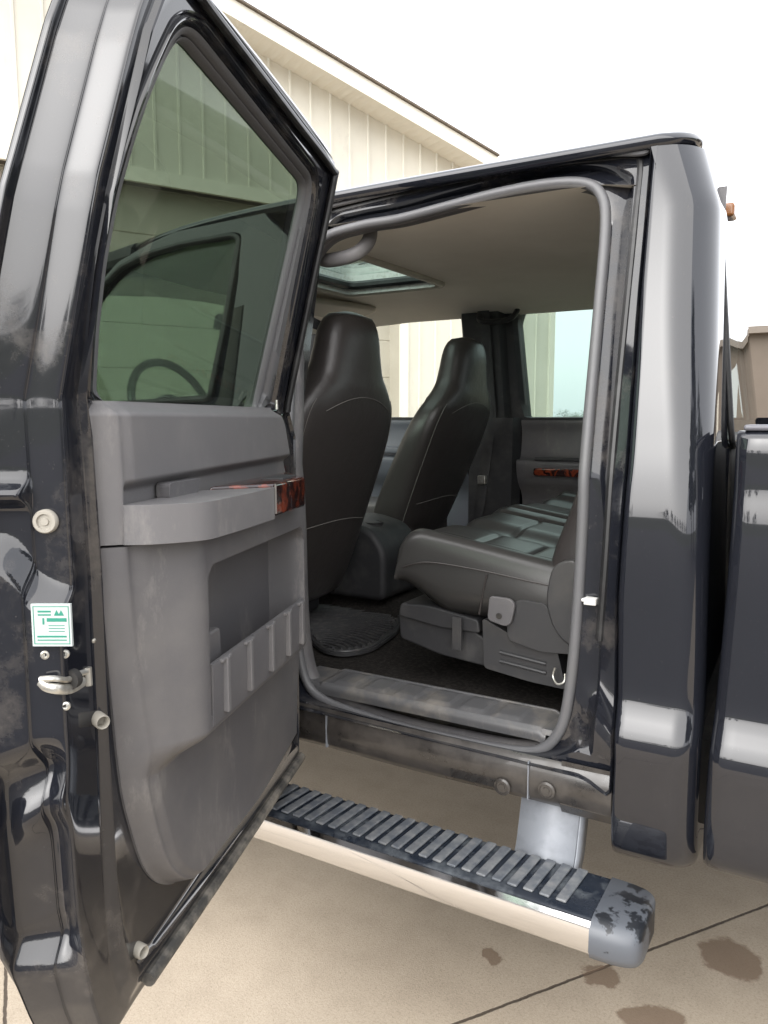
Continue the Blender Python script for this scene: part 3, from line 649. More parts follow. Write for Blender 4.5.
# ---- seats
def sell(n, a, b, e=2.6):
    out = []
    for k in range(n):
        t = 2*math.pi*k/n; c, s_ = math.cos(t), math.sin(t)
        out.append((math.copysign(abs(c)**(2/e), c)*a, math.copysign(abs(s_)**(2/e), s_)*b))
    return out
def bucket(yc, name, lab=None, rec=.05):
    # (z, centre x, half depth, half width)
    T = [(.80, -1.60, .08, .20), (.83, -1.595, .105, .225), (.95, -1.565, .12, .24), (1.1, -1.53, .12, .262), (1.3, -1.475, .108, .284), (1.40, -1.448, .098, .284), (1.47, -1.43, .088, .262), (1.525, -1.415, .078, .212), (1.57, -1.41, .076, .172), (1.63, -1.405, .076, .152), (1.69, -1.40, .074, .138), (1.735, -1.395, .062, .115), (1.757, -1.39, .042, .085), (1.765, -1.39, .012, .03)]
    T = [(a, b-rec*max(0, 1.5-a)/.7, c_, d_) for a, b, c_, d_ in T]
    n = 64; loops = []
    zs = [T[0][0]+(T[-1][0]-T[0][0])*k/70 for k in range(71)]
    tt = [(t[0], i) for i, t in enumerate(T)]
    for z in zs:
        xc = stab([(t[0], t[1]) for t in T], z); a = max(.01, stab([(t[0], t[2]) for t in T], z)); b = max(.02, stab([(t[0], t[3]) for t in T], z))
        e = 2.9 if z < 1.5 else lerp(2.9, 2.3, ss(1.5, 1.7, z)); L_ = []
        for x, y in sell(n, a, b, e):
            # bolster: front face concave, back face slightly dished
            if x < 0 and z < 1.5: x += .03*(1-(y/b)**2)
            L_.append(Vector((xc+x, yc+y, z-.10*x)))
        loops.append(L_)
    o = obj(name, loft(loops, True, None, True, True), M['leather'], truck, smooth=60, label=lab)
    # stitched seams riding on the shell
    def surf(z, yrel, out=.0015):
        xc = stab([(t[0], t[1]) for t in T], z); a = stab([(t[0], t[2]) for t in T], z); b = stab([(t[0], t[3]) for t in T], z)
        e = 2.9 if z < 1.5 else lerp(2.9, 2.3, ss(1.5, 1.7, z)); q = min(.97, abs(yrel)/b)
        x = a*(1-q**e)**(1/e)+out
        return Vector((xc+x, yc+yrel, z-.10*x))
    bm = bmesh.new()
    def wof(z): return stab([(t[0], t[3]) for t in T], z)
    seam_r = .0011
    for sgn in (-1, 1):
        tube([surf(z, sgn*wof(z)*.90) for z in [.85+.02*k for k in range(33)]], seam_r, bm=bm, seg=6)
    tube([surf(1.50-.05*(y/.2)**2, y) for y in [-.19+.019*k for k in range(21)]], seam_r, bm=bm, seg=6)
    tube([surf(1.10-.02*(y/.2)**2, y) for y in [-.20+.02*k for k in range(21)]], seam_r, bm=bm, seg=6)
    obj('stitching', bm, M['stitch'], o)
    # cushion
    bm = bmesh.new(); loops = []
    for k in range(21):
        t = k/20; x = lerp(-2.12, -1.56, t); a = .235*(1-(abs(2*t-1))**6*.25); zt = 1.06-.04*t
        loops.append([Vector((x, yc+y, .93+zz*(.13 if zz > 0 else .11))) for y, zz in [(p[0], p[1]) for p in sell(32, a, 1, 3.2)]])
    c = obj('seat_cushion', loft(loops, True, None, True, True), M['leather'], truck)
    bm = bmesh.new(); box(bm, -2.05, -1.66, yc-.20, yc+.20, .71, .84); obj('seat_base', bm, M['trimdk'], truck, bevel=.02)
    return o
bucket(2.15, 'front_seat_back', 'black leather front seat nearest the open door')
bucket(3.05, 'front_seat_back', 'black leather front seat on the far side of the cab', .14)
bm = bmesh.new()                                           # grey side shield on the near seat base
prism(bm, rnd([(-2.0, .72), (-2.0, .86), (-1.75, .93), (-1.64, .88), (-1.62, .72)], .03), lambda p: Vector((p[0], 1.875, p[1])), lambda p: Vector((p[0], 1.905, p[1]))); obj('seat_side_shield', bm, M['trimgrey2'], truck, bevel=.01)
# console
bm = bmesh.new(); prism(bm, rnd([(-2.6, .74), (-2.6, 1.0), (-1.62, 1.04), (-1.50, 1.01), (-1.44, .93), (-1.44, .74)], .04), lambda p: Vector((p[0], 2.45, p[1])), lambda p: Vector((p[0], 2.74, p[1]))); obj('centre_console', bm, M['trimdk'], truck, bevel=.025, seg=4)
bm = bmesh.new(); p = Vector((-1.56, 2.56, 1.022)); lathe(bm, p, (0, 0, 1), [(.0001, 0), (.042, 0), (.045, .004), (.040, .006), (.036, -.02), (.0001, -.02)]); obj('cup_holder', bm, M['trimdk'], truck)
# ---- rear bench: two cushions (wide near one and far one)
def cushion(y0, y1, lab):
    xn, xr = -1.06, -.50
    def top(x, y):
        t = (x-xn)/(xr-xn); u = (y-y0)/(y1-y0)
        z = 1.112-.085*t+.0*u
        z += .02*ss(.3, .0, abs(u-.5)*2)*-1+.016*ss(.62, .9, abs(u-.5)*2)
        # channels across
        for c in (.36, .62, .86):
            z -= .008*math.exp(-((t-c)/.012)**2)*ss(.80, .70, abs(u-.5)*2)
        for c in (-.72, .72):
            z -= .007*math.exp(-(((u-.5)*2-c)/.018)**2)
        if abs(u-.5)*2 < .7: z += .0022*abs(math.sin((t-.10)/.26*math.pi))
        return z
    bm = bmesh.new(); nx, ny = 90, 70; V = {}
    sx = lambda k, n: (math.sin((k/n-.5)*math.pi)*.5+.5)*.35+k/n*.65
    for i in range(nx+1):
        t = sx(i, nx)
        for j in range(ny+1):
            u = sx(j, ny); x = lerp(xn, xr, t); y = lerp(y0, y1, u)
            ex = min(1, t/.13) ; ey = min(1, min(u, 1-u)*(y1-y0)/.05)
            drop = .075*(1-math.sqrt(max(0, 1-(1-ex)**2)))+.05*(1-math.sqrt(max(0, 1-(1-ey)**2)))
            V[i, j] = Vector((x, y, top(x, y)-drop))
    loops = []
    for i in range(nx+1):
        row = [V[i, j] for j in range(ny+1)]; t = (row[0].x-xn)/(xr-xn)
        zb = lerp(.965, .895, ss(0, .3, t))
        bulge = .010
        a, b = row[0], row[-1]
        low = lambda p, s_: [Vector((p.x+.0, p.y+s_*bulge*math.sin(q*math.pi)+(-s_*.03*ss(.7, 1, q)), lerp(p.z, zb, q))) for q in (.15, .3, .5, .7, .85, 1)]
        loops.append(row+low(b, 1)+[Vector((a.x, lerp(b.y, a.y, q), zb-.002)) for q in (.3, .7)]+low(a, -1)[::-1])
    bm = loft(loops, True, None, True, True)
    return obj('bench_cushion', bm, M['leather_b'], truck, smooth=60, label=lab)
cushion(1.865, 2.60, 'wide near rear seat cushion of black leather'); cushion(2.61, 3.30, 'far rear seat cushion of black leather')
bm = bmesh.new()                                            # stitch line round the cushion side
def cs(x, z): return Vector((x, 1.853, z))
P = catmull([cs(-1.03, 1.015), cs(-.95, 1.035), cs(-.8, 1.028), cs(-.65, 1.012), cs(-.52, 1.0)], 8); tube(P, .0022, bm=bm, seg=6)
P = [cs(-.78, 1.02), cs(-.79, .97), cs(-.80, .91)]; tube(P, .0025, bm=bm, seg=6); obj('cushion_piping', bm, M['leather'], truck)
# backrest
def backrest(y0, y1):
    T = [(.93, -.575, .07), (1.05, -.565, .085), (1.2, -.515, .085), (1.4, -.455, .075), (1.52, -.42, .06), (1.57, -.41, .02)]
    loops = []; yc, b = (y0+y1)/2, (y1-y0)/2
    for k in range(31):
        z = .93+.64*k/30; xc = stab([(t[0], t[1]) for t in T], z); a = max(.01, stab([(t[0], t[2]) for t in T], z))
        loops.append([Vector((xc+x, yc+y, z)) for x, y in sell(48, a, b*(1-.1*ss(1.45, 1.57, z)), 3.6)])
    obj('bench_backrest', loft(loops, True, None, True, True), M['leather'], truck, smooth=60)
backrest(1.875, 2.60); backrest(2.61, 3.30)
for yc in (2.2, 2.95):
    loops = []
    for k in range(13):
        z = 1.58+.15*k/12; q = 1-abs(2*k/12-1)**4
        loops.append([Vector((-.385+x, yc+y, z)) for x, y in sell(28, .02+.035*q, .06+.07*q, 2.6)])
    obj('head_restraint', loft(loops, True, None, True, True), M['leather'], truck)
# rear bench base: storage moulding, hinge shield
def slab(pxs, Y, dy, mt, name, bev=.006, r=.012, par=truck):
    q = [(lambda p: (p.x, p.z))(onY(x, y, Y)) for x, y in pxs]
    bm = bmesh.new(); prism(bm, rnd(q, r), lambda p: Vector((p[0], Y, p[1])), lambda p: Vector((p[0], Y+dy, p[1]))); return obj(name, bm, mt, par, bevel=bev)
slab([(398, 612), (425, 617), (470, 628), (486, 640), (486, 667), (440, 655), (400, 638)], 1.90, 1.3, M['trimdk'], 'storage_bin')
slab([(400, 603), (430, 606), (478, 620), (480, 634), (440, 628), (398, 616)], 1.885, .7, M['trimdk'], 'bin_lid')
slab([(482, 618), (520, 640), (556, 645), (566, 690), (530, 682), (484, 668)], 1.868, .6, M['trimmid'], 'seat_riser')
for k, (yo) in enumerate((652, 661)):
    bm = tube([onY(500, yo, 1.866), onY(546, yo+12, 1.866)], .005, seg=8); obj('riser_rib', bm, M['trimmid'], truck)
slab([(452, 617), (461, 618), (461, 651), (452, 649)], 1.86, .008, M['trimmid'], 'pull_strap', .001, .002)
slab([(505, 606), (520, 600), (545, 604), (566, 640), (574, 655), (540, 652), (508, 640)], 1.848, .03, M['trimmid'], 'hinge_shield')
br = slab([(489, 596), (510, 599), (515, 605), (511, 624), (505, 627), (487, 620)], 1.832, .012, M['trimgrey2'], 'hinge_bracket', .003)
bm = bmesh.new(); p = onY(499, 616, 1.83); lathe(bm, p, (0, -1, 0), [(.0001, 0), (.008, 0), (.008, .001), (.005, .002), (.005, -.001), (.0001, -.001)]); obj('bracket_bolt', bm, M['underbody'], br)
slab([(551, 568), (562, 561), (578, 560), (578, 648), (566, 645), (552, 628), (545, 600)], 1.838, .03, M['trimmid'], 'recliner_cover', .01, .03)
P = catmull([onY(555, 668, 1.84), onY(553, 676, 1.84), onY(557, 684, 1.83), onY(564, 682, 1.83), onY(565, 674, 1.84)], 6); obj('wire_hook', tube(P, .003), M['steel'], truck)
bm = bmesh.new(); box(bm, -.60, -.575, 2.58, 2.615, 1.0, 1.10); obj('belt_buckle', bm, M['trimdk'], truck, bevel=.006)
bm = bmesh.new(); box(bm, -1.47, -1.43, 3.36, 3.385, 1.12, 1.16); obj('belt_latch', bm, M['steel'], truck, bevel=.004)
# floor mat (lies loose on the carpet)
bm = bmesh.new(); mp = [(-1.62, 1.92), (-1.30, 1.90), (-1.14, 1.94), (-1.10, 2.02), (-1.11, 2.12), (-1.22, 2.20), (-1.24, 2.42), (-1.62, 2.42)]
mp = [(lambda p: (p.x, p.y))(onZ(x, y, .69)) for x, y in ((308, 640), (325, 652), (345, 655), (372, 650), (398, 632), (402, 620), (396, 607), (372, 598), (330, 590), (300, 598), (296, 620))]
mp = rnd(mp, .05)
prism(bm, mp, lambda p: Vector((p[0], p[1], .682)), lambda p: Vector((p[0], p[1], .692)))
rr = [(x*.96+.04*sum(q[0] for q in mp)/len(mp), y*.96+.04*sum(q[1] for q in mp)/len(mp)) for x, y in mp]
tube([Vector((x, y, .693)) for x, y in rr], .005, True, bm=bm, seg=8)
cxm = sum(q[0] for q in mp)/len(mp)+.10; cym = min(q[1] for q in mp)-.02
def inside(x, y, poly):
    c = False; n = len(poly)
    for i in range(n):
        x1, y1 = poly[i]; x2, y2 = poly[i-1]
        if (y1 > y) != (y2 > y) and x < (x2-x1)*(y-y1)/(y2-y1)+x1: c = not c
    return c
sm = [(x*.90+.10*sum(q[0] for q in mp)/len(mp), y*.90+.10*sum(q[1] for q in mp)/len(mp)) for x, y in mp]
for k in range(3, 34):
    R_ = k*.024; run = []
    for a in range(0, 181, 3):
        x = cxm+R_*math.cos(math.radians(a)); y = cym+R_*math.sin(math.radians(a))
        if inside(x, y, sm): run.append(Vector((x, y, .6935)))
        else:
            if len(run) > 2: tube(run, .0055, bm=bm, seg=6)
            run = []
    if len(run) > 2: tube(run, .0055, bm=bm, seg=6)
tag(obj('floor_mat', bm, mat('mat_rubber', (.035, .035, .037), .4, noise=(40, (.075, .072, .068), .5, .75))), 'black ribbed rubber mat on the rear floor behind the front seat', 'floor mat')
# ---- dashboard, wheel, windshield, front door
bm = bmesh.new(); prism(bm, rnd([(-3.05, .9), (-3.05, 1.36), (-2.75, 1.39), (-2.55, 1.34), (-2.50, 1.15), (-2.6, .9)], .04), lambda p: Vector((p[0], 1.76, p[1])), lambda p: Vector((p[0], 3.52, p[1]))); obj('dashboard', bm, M['trimdk'], truck, bevel=.02)
c = Vector((-2.14, 2.10, 1.455)); ax = Vector((1, 0, .38)).normalized(); n1 = Vector((0, 1, 0)); n2 = ax.cross(n1)
sw = obj('steering_wheel', tube([c+n1*(.19*math.cos(a))+n2*(.19*math.sin(a)) for a in [2*math.pi*k/48 for k in range(48)]], .015, True), M['leather'], truck)
bm = bmesh.new(); lathe(bm, c-ax*.03, ax, [(.0001, 0), (.07, 0), (.065, .03), (.0001, .04)])
for a in (0, math.pi, -math.pi/2): tube([c, c+n1*(.185*math.cos(a))+n2*(.185*math.sin(a))], .016, bm=bm)
tube([c-ax*.02, c-ax*.5], .035, bm=bm); obj('wheel_hub', bm, M['trimdk'], sw)
bm = bmesh.new(); W1 = [Vector((-2.33, y, 1.93+.06*(1-((y-YM)/.85)**2))) for y in (1.86, 2.2, 2.65, 3.1, 3.44)]; W2 = [Vector((-2.98-.08*(1-((y-YM)/.9)**2), y, 1.38)) for y in (1.74, 2.1, 2.65, 3.2, 3.56)]
loft([W1, W2], False, bm); obj('windshield', bm, M['glass_cl'], truck)
for s_ in (0, 1):
    A = Vector((-2.25, 1.83, 1.925)); B = Vector((-2.98, 1.70, 1.40))
    if s_: A.y = 5.3-A.y; B.y = 5.3-B.y
    obj('windshield_pillar', tube([A+Vector((.25, 0, .03)), A, B], .04, flat=.8), M['trimdk'], truck)
bm = bmesh.new(); prism(bm, rnd([(2.52, 1.80), (2.78, 1.80), (2.76, 1.87), (2.54, 1.87)], .02), lambda p: Vector((-2.33, p[0], p[1])), lambda p: Vector((-2.31, p[0], p[1]))); obj('rear_view_mirror', bm, M['trimdk'], truck, bevel=.005)
P = catmull([Vector((-2.45, 1.86, 1.76)), Vector((-2.42, 1.90, 1.74)), Vector((-2.52, 1.88, 1.60)), Vector((-2.62, 1.84, 1.52)), Vector((-2.66, 1.80, 1.50))], 8); handle(P, .018, 'grab_handle', M['trimdk'])
# near front door (closed)
fd_out = [(-1.31, .66), (-1.31, 1.0), (-1.315, 1.40), (-1.34, 1.7), (-1.37, 1.93)]+sd([(262, 209), (225, 217), (185, 227), (150, 243), (118, 262), (98, 285)])+[(-2.42, 1.66), (-2.75, 1.40), (-2.72, .9), (-2.70, .66)]
fwn = sd([(208, 398), (222, 330), (236, 250), (238, 238), (230, 235), (180, 244), (145, 254), (118, 268), (102, 285)])+[(-2.36, 1.60), (-2.52, 1.45)]
fwn = rnd(fwn, .02)
c_ = (-1.85, 1.62); A = starloop(fd_out, c_, 240); B = starloop(fwn, c_, 240)
loops = []
for f, off in ((0, .03), (0, .004), (.02, 0), (.55, 0), (.85, .002), (.90, .010), (1.0, .016), (1.0, .05)):
    loops.append([Vector((lerp(a[0], b[0], f), side(lerp(a[1], b[1], f))+off, lerp(a[1], b[1], f))) for a, b in zip(A, B)])
fd = obj('front_door', loft(loops, True), M['paint'], truck)
pane(fwn, lambda x, z, o: Vector((x, side(z)+.02+o, z)), M['glass_lt'], 'window', fd)
P = [Vector((x, side(z)+.008, z)) for x, z in fwn]; obj('window_seal', tube(P, .010, True), M['rubber_dk'], fd)
bm = bmesh.new(); box(bm, -1.62, -1.42, side(1.22)-.03, side(1.22)-.008, 1.19, 1.22); obj('handle', bm, M['paint'], fd, bevel=.008)
bm = bmesh.new(); prism(bm, rnd([(1.36, 1.38), (1.62, 1.36), (1.63, 1.68), (1.38, 1.66)], .05), lambda p: Vector((-2.62, p[0], p[1])), lambda p: Vector((-2.50, p[0], p[1]))); obj('door_mirror', bm, M['trimdk'], truck, bevel=.03)
# B pillar body between the doors
bm = loft([[Vector((x, side(z)+y, z)) for z in [.55+.1*k for k in range(15)]] for x, y in ((-1.40, .05), (-1.34, .055), (-1.33, .06), (-1.33, .12))], False); obj('pillar', bm, M['jamb'], truck)
bm = loft([[Vector((x, y+.22*max(0, z-1.3), z)) for z in [.70+.1*k for k in range(13)]] for x, y in ((-1.62, 1.86), (-1.46, 1.84), (-1.38, 1.82), (-1.33, 1.76))], False); obj('pillar_trim', bm, M['trimgrey2'], truck)
# cowl, fenders, hood, grille, bumper
for s_ in (0, 1):
    fy = lambda y: 5.3-y if s_ else y
    bm = loft([[Vector((x, fy(side(min(z, 1.2))+.0+e), z)) for z in (zb, .75, .80, .95, 1.15)]+[Vector((x, fy(1.72), 1.27)), Vector((x, fy(2.0), 1.33))] for x, zb, e in ((-2.72, .62, 0), (-2.95, .62, 0), (-3.05, .85, -.02), (-3.3, 1.0, -.03), (-3.6, 1.0, -.03), (-3.85, .85, -.02), (-3.95, .62, 0), (-4.2, .62, .05))], False); obj('fender', bm, M['paint'], truck)
bm = loft([[Vector((x, y, z-.08*abs((y-YM)/.7)**3)) for y in [1.95+.1*k for k in range(15)]] for x, z in ((-3.0, 1.40), (-3.4, 1.37), (-3.8, 1.33), (-4.1, 1.27), (-4.22, 1.18))], False); obj('hood', bm, M['paint'], truck)
bm = bmesh.new(); box(bm, -4.26, -4.2, 1.75, 3.55, .72, 1.18); obj('grille', bm, M['chrome'], truck, bevel=.02)
bm = bmesh.new(); box(bm, -4.42, -4.24, 1.66, 3.64, .48, .72); obj('bumper', bm, M['chrome'], truck, bevel=.05)
M['tyre'] = mat('tyre_rubber', (.02, .02, .02), .8)
def wheel(x, y, sg):
    bm = bmesh.new(); lathe(bm, Vector((x, y, .40)), (0, sg, 0), [(.24, -.13), (.34, -.135), (.39, -.11), (.40, 0), (.39, .11), (.34, .135), (.24, .13)], 48)
    wz = obj('wheel', bm, M['tyre'], truck)
    bm = bmesh.new(); lathe(bm, Vector((x, y, .40)), (0, sg, 0), [(.245, -.12), (.245, .11), (.225, .125), (.20, .08), (.10, .06), (.08, .11), (.0001, .12)], 40); obj('rim', bm, M['chrome'], wz)
for x in (-3.42, 1.02):
    wheel(x, 1.86, -1); wheel(x, 3.44, 1)
# ---- bed
def bedy(z): return side(z)
xb0 = -.182
for s_ in (0, 1):
    fy = lambda y: 5.3-y if s_ else y
    zs = [.49, .50, .52]+[.54+.02*k for k in range(43)]
    zs = [z for z in zs if z < 1.375]
    prof_ = [Vector((0, side(min(z, 1.28))+({.49: .02, .50: .006}.get(z, 0)), z)) for z in zs]+[Vector((0, side(1.28)+a, 1.375+b)) for a, b in ((.001, .008), (.006, .016), (.016, .022), (.03, .024), (.10, .024), (.11, .01), (.11, -.06))]
    def arch(x, z):
        d = math.hypot(x-1.02, z-.40); return d < .47
    xs = [xb0, xb0+.004, xb0+.014, xb0+.03]+[xb0+.05+.05*k for k in range(48)]
    loops = []
    for x in xs:
        r = {0: .045, 1: .016, 2: .004}.get(xs.index(x), 0)
        za = .40+math.sqrt(max(0, .47**2-(x-1.02)**2)) if abs(x-1.02) < .47 else 0
        loops.append([Vector((x-(.020*ss(1.25, .5, p.z) if x < xb0+.1 else 0), fy(p.y+r), max(p.z, min(za, 1.0)))) for p in prof_])
    bm = loft(loops, False); obj('bed_side', bm, M['paint'], truck, smooth=50)
bm = bmesh.new(); box(bm, xb0+.0, xb0+.03, 1.70, 3.60, .60, 1.37); obj('bed_front', bm, M['paint'], truck, bevel=.006)
bm = bmesh.new(); box(bm, xb0+.06, 2.2, 1.76, 3.54, .76, .80); obj('bed_floor', bm, M['underbody'], truck, smooth=0)
bm = bmesh.new(); box(bm, 2.2, 2.26, 1.68, 3.62, .60, 1.37); obj('tailgate', bm, M['paint'], truck, bevel=.01)
bm = bmesh.new(); box(bm, xb0+.015, 2.2, side(1.28)+.012, side(1.28)+.115, 1.399, 1.411); obj('bed_rail_cap', bm, mat('cap_plastic', (.10, .10, .115), .4), truck, bevel=.005)
# little body mount hinting in the gap (dark front edge under the rail)
bm = bmesh.new(); box(bm, -.38, -.16, 1.82, 3.48, .50, .70); obj('crossmember', bm, M['underbody'], truck, smooth=0)
# ---- running board
BZ = .425; yo, yi = 1.445, 1.625
rb_ = thing; X0, X1 = -2.75, -.372
bt = bmesh.new()
pf = [(yi, BZ-.05), (yi, BZ-.006), (yi-.008, BZ), (yo+.030, BZ), (yo+.018, BZ-.006)]
loft([[Vector((x, y, z)) for y, z in pf] for x in (X0, X1)], False, bt)
board = obj('running_board', bt, M['boardtop'], truck)
bm = loft([[Vector((x, y, z)) for y, z in ((yo+.020, BZ-.006), (yo+.012, BZ-.004), (yo+.003, BZ-.012), (yo, BZ-.025), (yo, BZ-.055), (yo+.008, BZ-.072), (yo+.03, BZ-.082), (yi, BZ-.084))] for x in (X0, X1)], False); obj('chrome_side', bm, M['chrome'], board)
bm = bmesh.new(); k = 0; x = X1-.075
while x > X0+.1:
    box(bm, -.0115, .0115, 0, .134, 0, .0065, Matrix.Translation((x, yo+.036, BZ+.0005)) @ Matrix.Shear('XY', 4, (0, 0)) @ Matrix.Rotation(math.radians(-4), 4, 'Z')); x -= .036
obj('tread_rib', bm, M['rib'], board, bevel=.003)
bm = bmesh.new(); P = [(yi-.001, BZ-.085), (yi+.002, BZ-.004), (yi-.006, BZ+.004), (yo+.03, BZ+.004), (yo+.012, BZ), (yo-.004, BZ-.012), (yo-.005, BZ-.058), (yo+.006, BZ-.078), (yo+.03, BZ-.088)]
cy_, cz_ = (yo+yi)/2, BZ-.042
loops = []
for t in [0, .001]+[k/14 for k in range(1, 15)]:
    x = X1-.004+.098*math.sin(t*math.pi/2); sc = 1 if t < .05 else (max(0.0, 1-t**2.6))**.42
    loops.append([Vector((x, cy_+(y-cy_)*(.25+.75*sc), cz_+(z-cz_)*(.45+.55*sc))) for y, z in P])
obj('end_cap', loft(loops, True, None, True, True), M['peel'], board, smooth=60)
# bracket
for px, lab in ((555, 'bracket'),):
    q = onY(526, 830, 1.70).x; q2 = onY(583, 840, 1.70).x
for xa in (q, -1.9):
    wd_ = q2-q
    bm = loft([[Vector((x, y, z)) for y, z in ((1.60, BZ-.06), (1.612, BZ-.02), (1.632, BZ+.0), (1.64, BZ+.015), (1.685, .59), (1.70, .60))] for x in (xa, xa+wd_)], False)
    loft([[Vector((xa+wd_, y, z)) for y, z in ((1.60, BZ-.06), (1.612, BZ-.02), (1.632, BZ+.0), (1.64, BZ+.015), (1.685, .59), (1.70, .60))], [Vector((xa+wd_+.004, y+.05, z-.01)) for y, z in ((1.60, BZ-.06), (1.612, BZ-.02), (1.632, BZ+.0), (1.64, BZ+.015), (1.685, .59), (1.70, .60))]], False, bm)
    obj('bracket', bm, M['galv'], board, solid=.004)
# ------------------------------------------------------------------ THE OPEN DOOR
H = Vector((-1.24, 1.648, 0)); dd = Vector((.318, -.948, 0)).normalized(); dn = Vector((-dd.y, dd.x, 0))
TB = .25
def DP(u, z, w): return H+dd*u+dn*(w+TB*max(0, z-1.45))+Vector((0, 0, z))
def DU(px, py, w=0):
    p = onP(px, py, H+dn*w, dn)
    if p.z > 1.45:
        Nn = (dn-Vector((0, 0, TB))).normalized(); p = onP(px, py, H+dn*w+Vector((0, 0, 1.45)), Nn)
    return ((p-H).dot(dd), p.z)
dO = [(.0, .470), (.86, .437), (.925, .425), (.962, .448), (1.045, .64), (1.056, .80), (1.056, 1.2), (1.054, 1.45), (1.040, 1.72), (1.005, 1.93), (.985, 2.0), (.93, 2.045), (.80, 2.05), (.10, 2.035), (.085, 2.0), (.075, 1.44), (.0, 1.40)]
dI = [(.02, .500), (.86, .474), (.905, .468), (.930, .50), (.948, .57), (.955, .66), (.956, .85), (.956, 1.2), (.968, 1.45), (.985, 1.72), (.965, 1.93), (.95, 1.98), (.90, 2.026), (.80, 2.030), (.115, 2.015), (.10, 1.99), (.09, 1.46), (.02, 1.38)]
gl_px = [(178, 40), (300, 183), (297, 205), (251, 412), (90, 402), (93, 330), (100, 265), (112, 200), (127, 145), (142, 100), (158, 62), (168, 44)]
gl = [DU(x, y, -.03) for x, y in gl_px]
lip_px = [(186, 10), (204, 20), (316, 168), (318, 190), (281, 414), (84, 402), (87, 330), (94, 265), (106, 200), (121, 145), (136, 100), (152, 60), (164, 34), (172, 18)]
LIPJ = rnd([DU(x, y, 0) for x, y in lip_px], [.02, .02, .03, .03, .01, .01]+[.02]*8)
def thin(u, z):                        # the frame above the belt is slim at its top and front
    return lerp(1, lerp(.48, 1, ss(.72, .93, u)), ss(1.38, 1.50, z))
DCc = (.53, 1.30); NL = 960
gl_r = rnd(gl, [.02, .03]+[.02]*10)
hole = [(u+(u-.55)*.04, z+.012) for u, z in gl_r if z > 1.46]
# assemble the inner hole: window on top, trim area below
def offset(poly, d):
    n = len(poly); c = (sum(p[0] for p in poly)/n, sum(p[1] for p in poly)/n); out = []
    area = sum(poly[i][0]*poly[(i+1) % n][1]-poly[(i+1) % n][0]*poly[i][1] for i in range(n)); sg = 1 if area > 0 else -1
    for i in range(n):
        a, b, c2 = Vector(poly[i-1]), Vector(poly[i]), Vector(poly[(i+1) % n])
        e = (c2-a); 
        if e.length < 1e-9: out.append(poly[i]); continue
        e.normalize(); out.append((b.x+sg*e.y*d, b.y-sg*e.x*d))
    return out
gout = offset(gl_r, .028)
gt = starloop(LIPJ, (.55, 1.6), 360)
jl = [p for p in gt if p[1] > 1.47]
jl.sort(key=lambda p: math.atan2(p[1]-1.3, p[0]-.53))
J = jl+[(.16, 1.30), (.13, .75), (.75, .72), (.86, .86), (.88, 1.38)]
LO = starloop(dO, DCc, NL, sx=.5, sz=.75); LI = starloop(dI, DCc, NL, sx=.5, sz=.75); LJ = starloop(J, DCc, NL, sx=.5, sz=.75)
prof = [(.0, -.112), (-.02, -.116), (-.03, -.112), (.0, -.106), (.20, -.104), (.25, -.100), (.42, -.056), (.46, -.050), (.50, -.044), (.56, -.010), (.60, -.003), (.66, -.001), (1.0, 0)]
FMAP = [(0, 0), (.20, .30), (.27, .45), (.42, .68), (.46, .74), (.50, .80), (.56, .90), (.60, .96), (1, 1)]
PF = catmull([Vector((a, b, 0)) for a, b in prof], 8)
def bumps(u, z, f):
    """pressed steps on the rear shut face: returns extra u, extra w"""
    if u < .75: return 0, 0
    f = tab(FMAP, f)
    k = ss(.80, .93, u)
    zc = 1.325 if f < .36 else 1.238-.075*ss(.50, .95, f)
    out = .030*ss(zc+.026, zc-.022, z)*ss(.15, .3, f)
    rec = .024*math.exp(-((z-1.318)/.014)**2)*ss(.30, .38, f)*(1-ss(.70, .80, f))
    low = -.034*ss(.28, .40, f)*(1-ss(.80, .95, f))*ss(.60, .66, z)*(1-ss(.90+.06*(f-.5), .96+.06*(f-.5), z))
    low2 = .018*math.exp(-((z-.79-.1*f)/.03)**2)*ss(.4, .6, f)*(1-ss(.9, 1, f))
    top = 0
    return k*(out*(1-ss(.96, 1.0, f)*1.0)+rec+low+low2+top), 0
loops = []
for p in PF:
    f, wv_ = p.x, p.y; Lp = []
    for i in range(NL):
        u = lerp(LO[i][0], LI[i][0], f); z = lerp(LO[i][1], LI[i][1], f); du, dw = bumps(u, z, f)
        Lp.append(DP(u+du, z, wv_*thin(u, z)+dw))
    loops.append(Lp)
for f, wv_ in ((.04, .002), (.10, .010), (.16, .012), (.20, .004), (.3, .002), (.5, .002), (.75, .002), (1.0, .002), (1.0, -.03)):
    loops.append([DP(lerp(LI[i][0], LJ[i][0], f), lerp(LI[i][1], LJ[i][1], f), wv_) for i in range(NL)])
bm = loft(loops, True)
door = obj('rear_door', bm, M['jamb'], truck, smooth=50, label='black rear door swung wide open, grey trim on its inner face')
dg = bpy.context.evaluated_depsgraph_get()
bmq = bmesh.new(); bmq.from_mesh(door.data); TREE = BVHTree.FromBMesh(bmq)
def hit(px, py, fall=-.05):
    r = ray(px, py).normalized(); loc, nrm, _, _ = TREE.ray_cast(C0, r)
    if loc is None: loc = DP(*DU(px, py, fall), fall); nrm = dd
    if nrm.dot(r) > 0: nrm = -nrm
    return loc, nrm
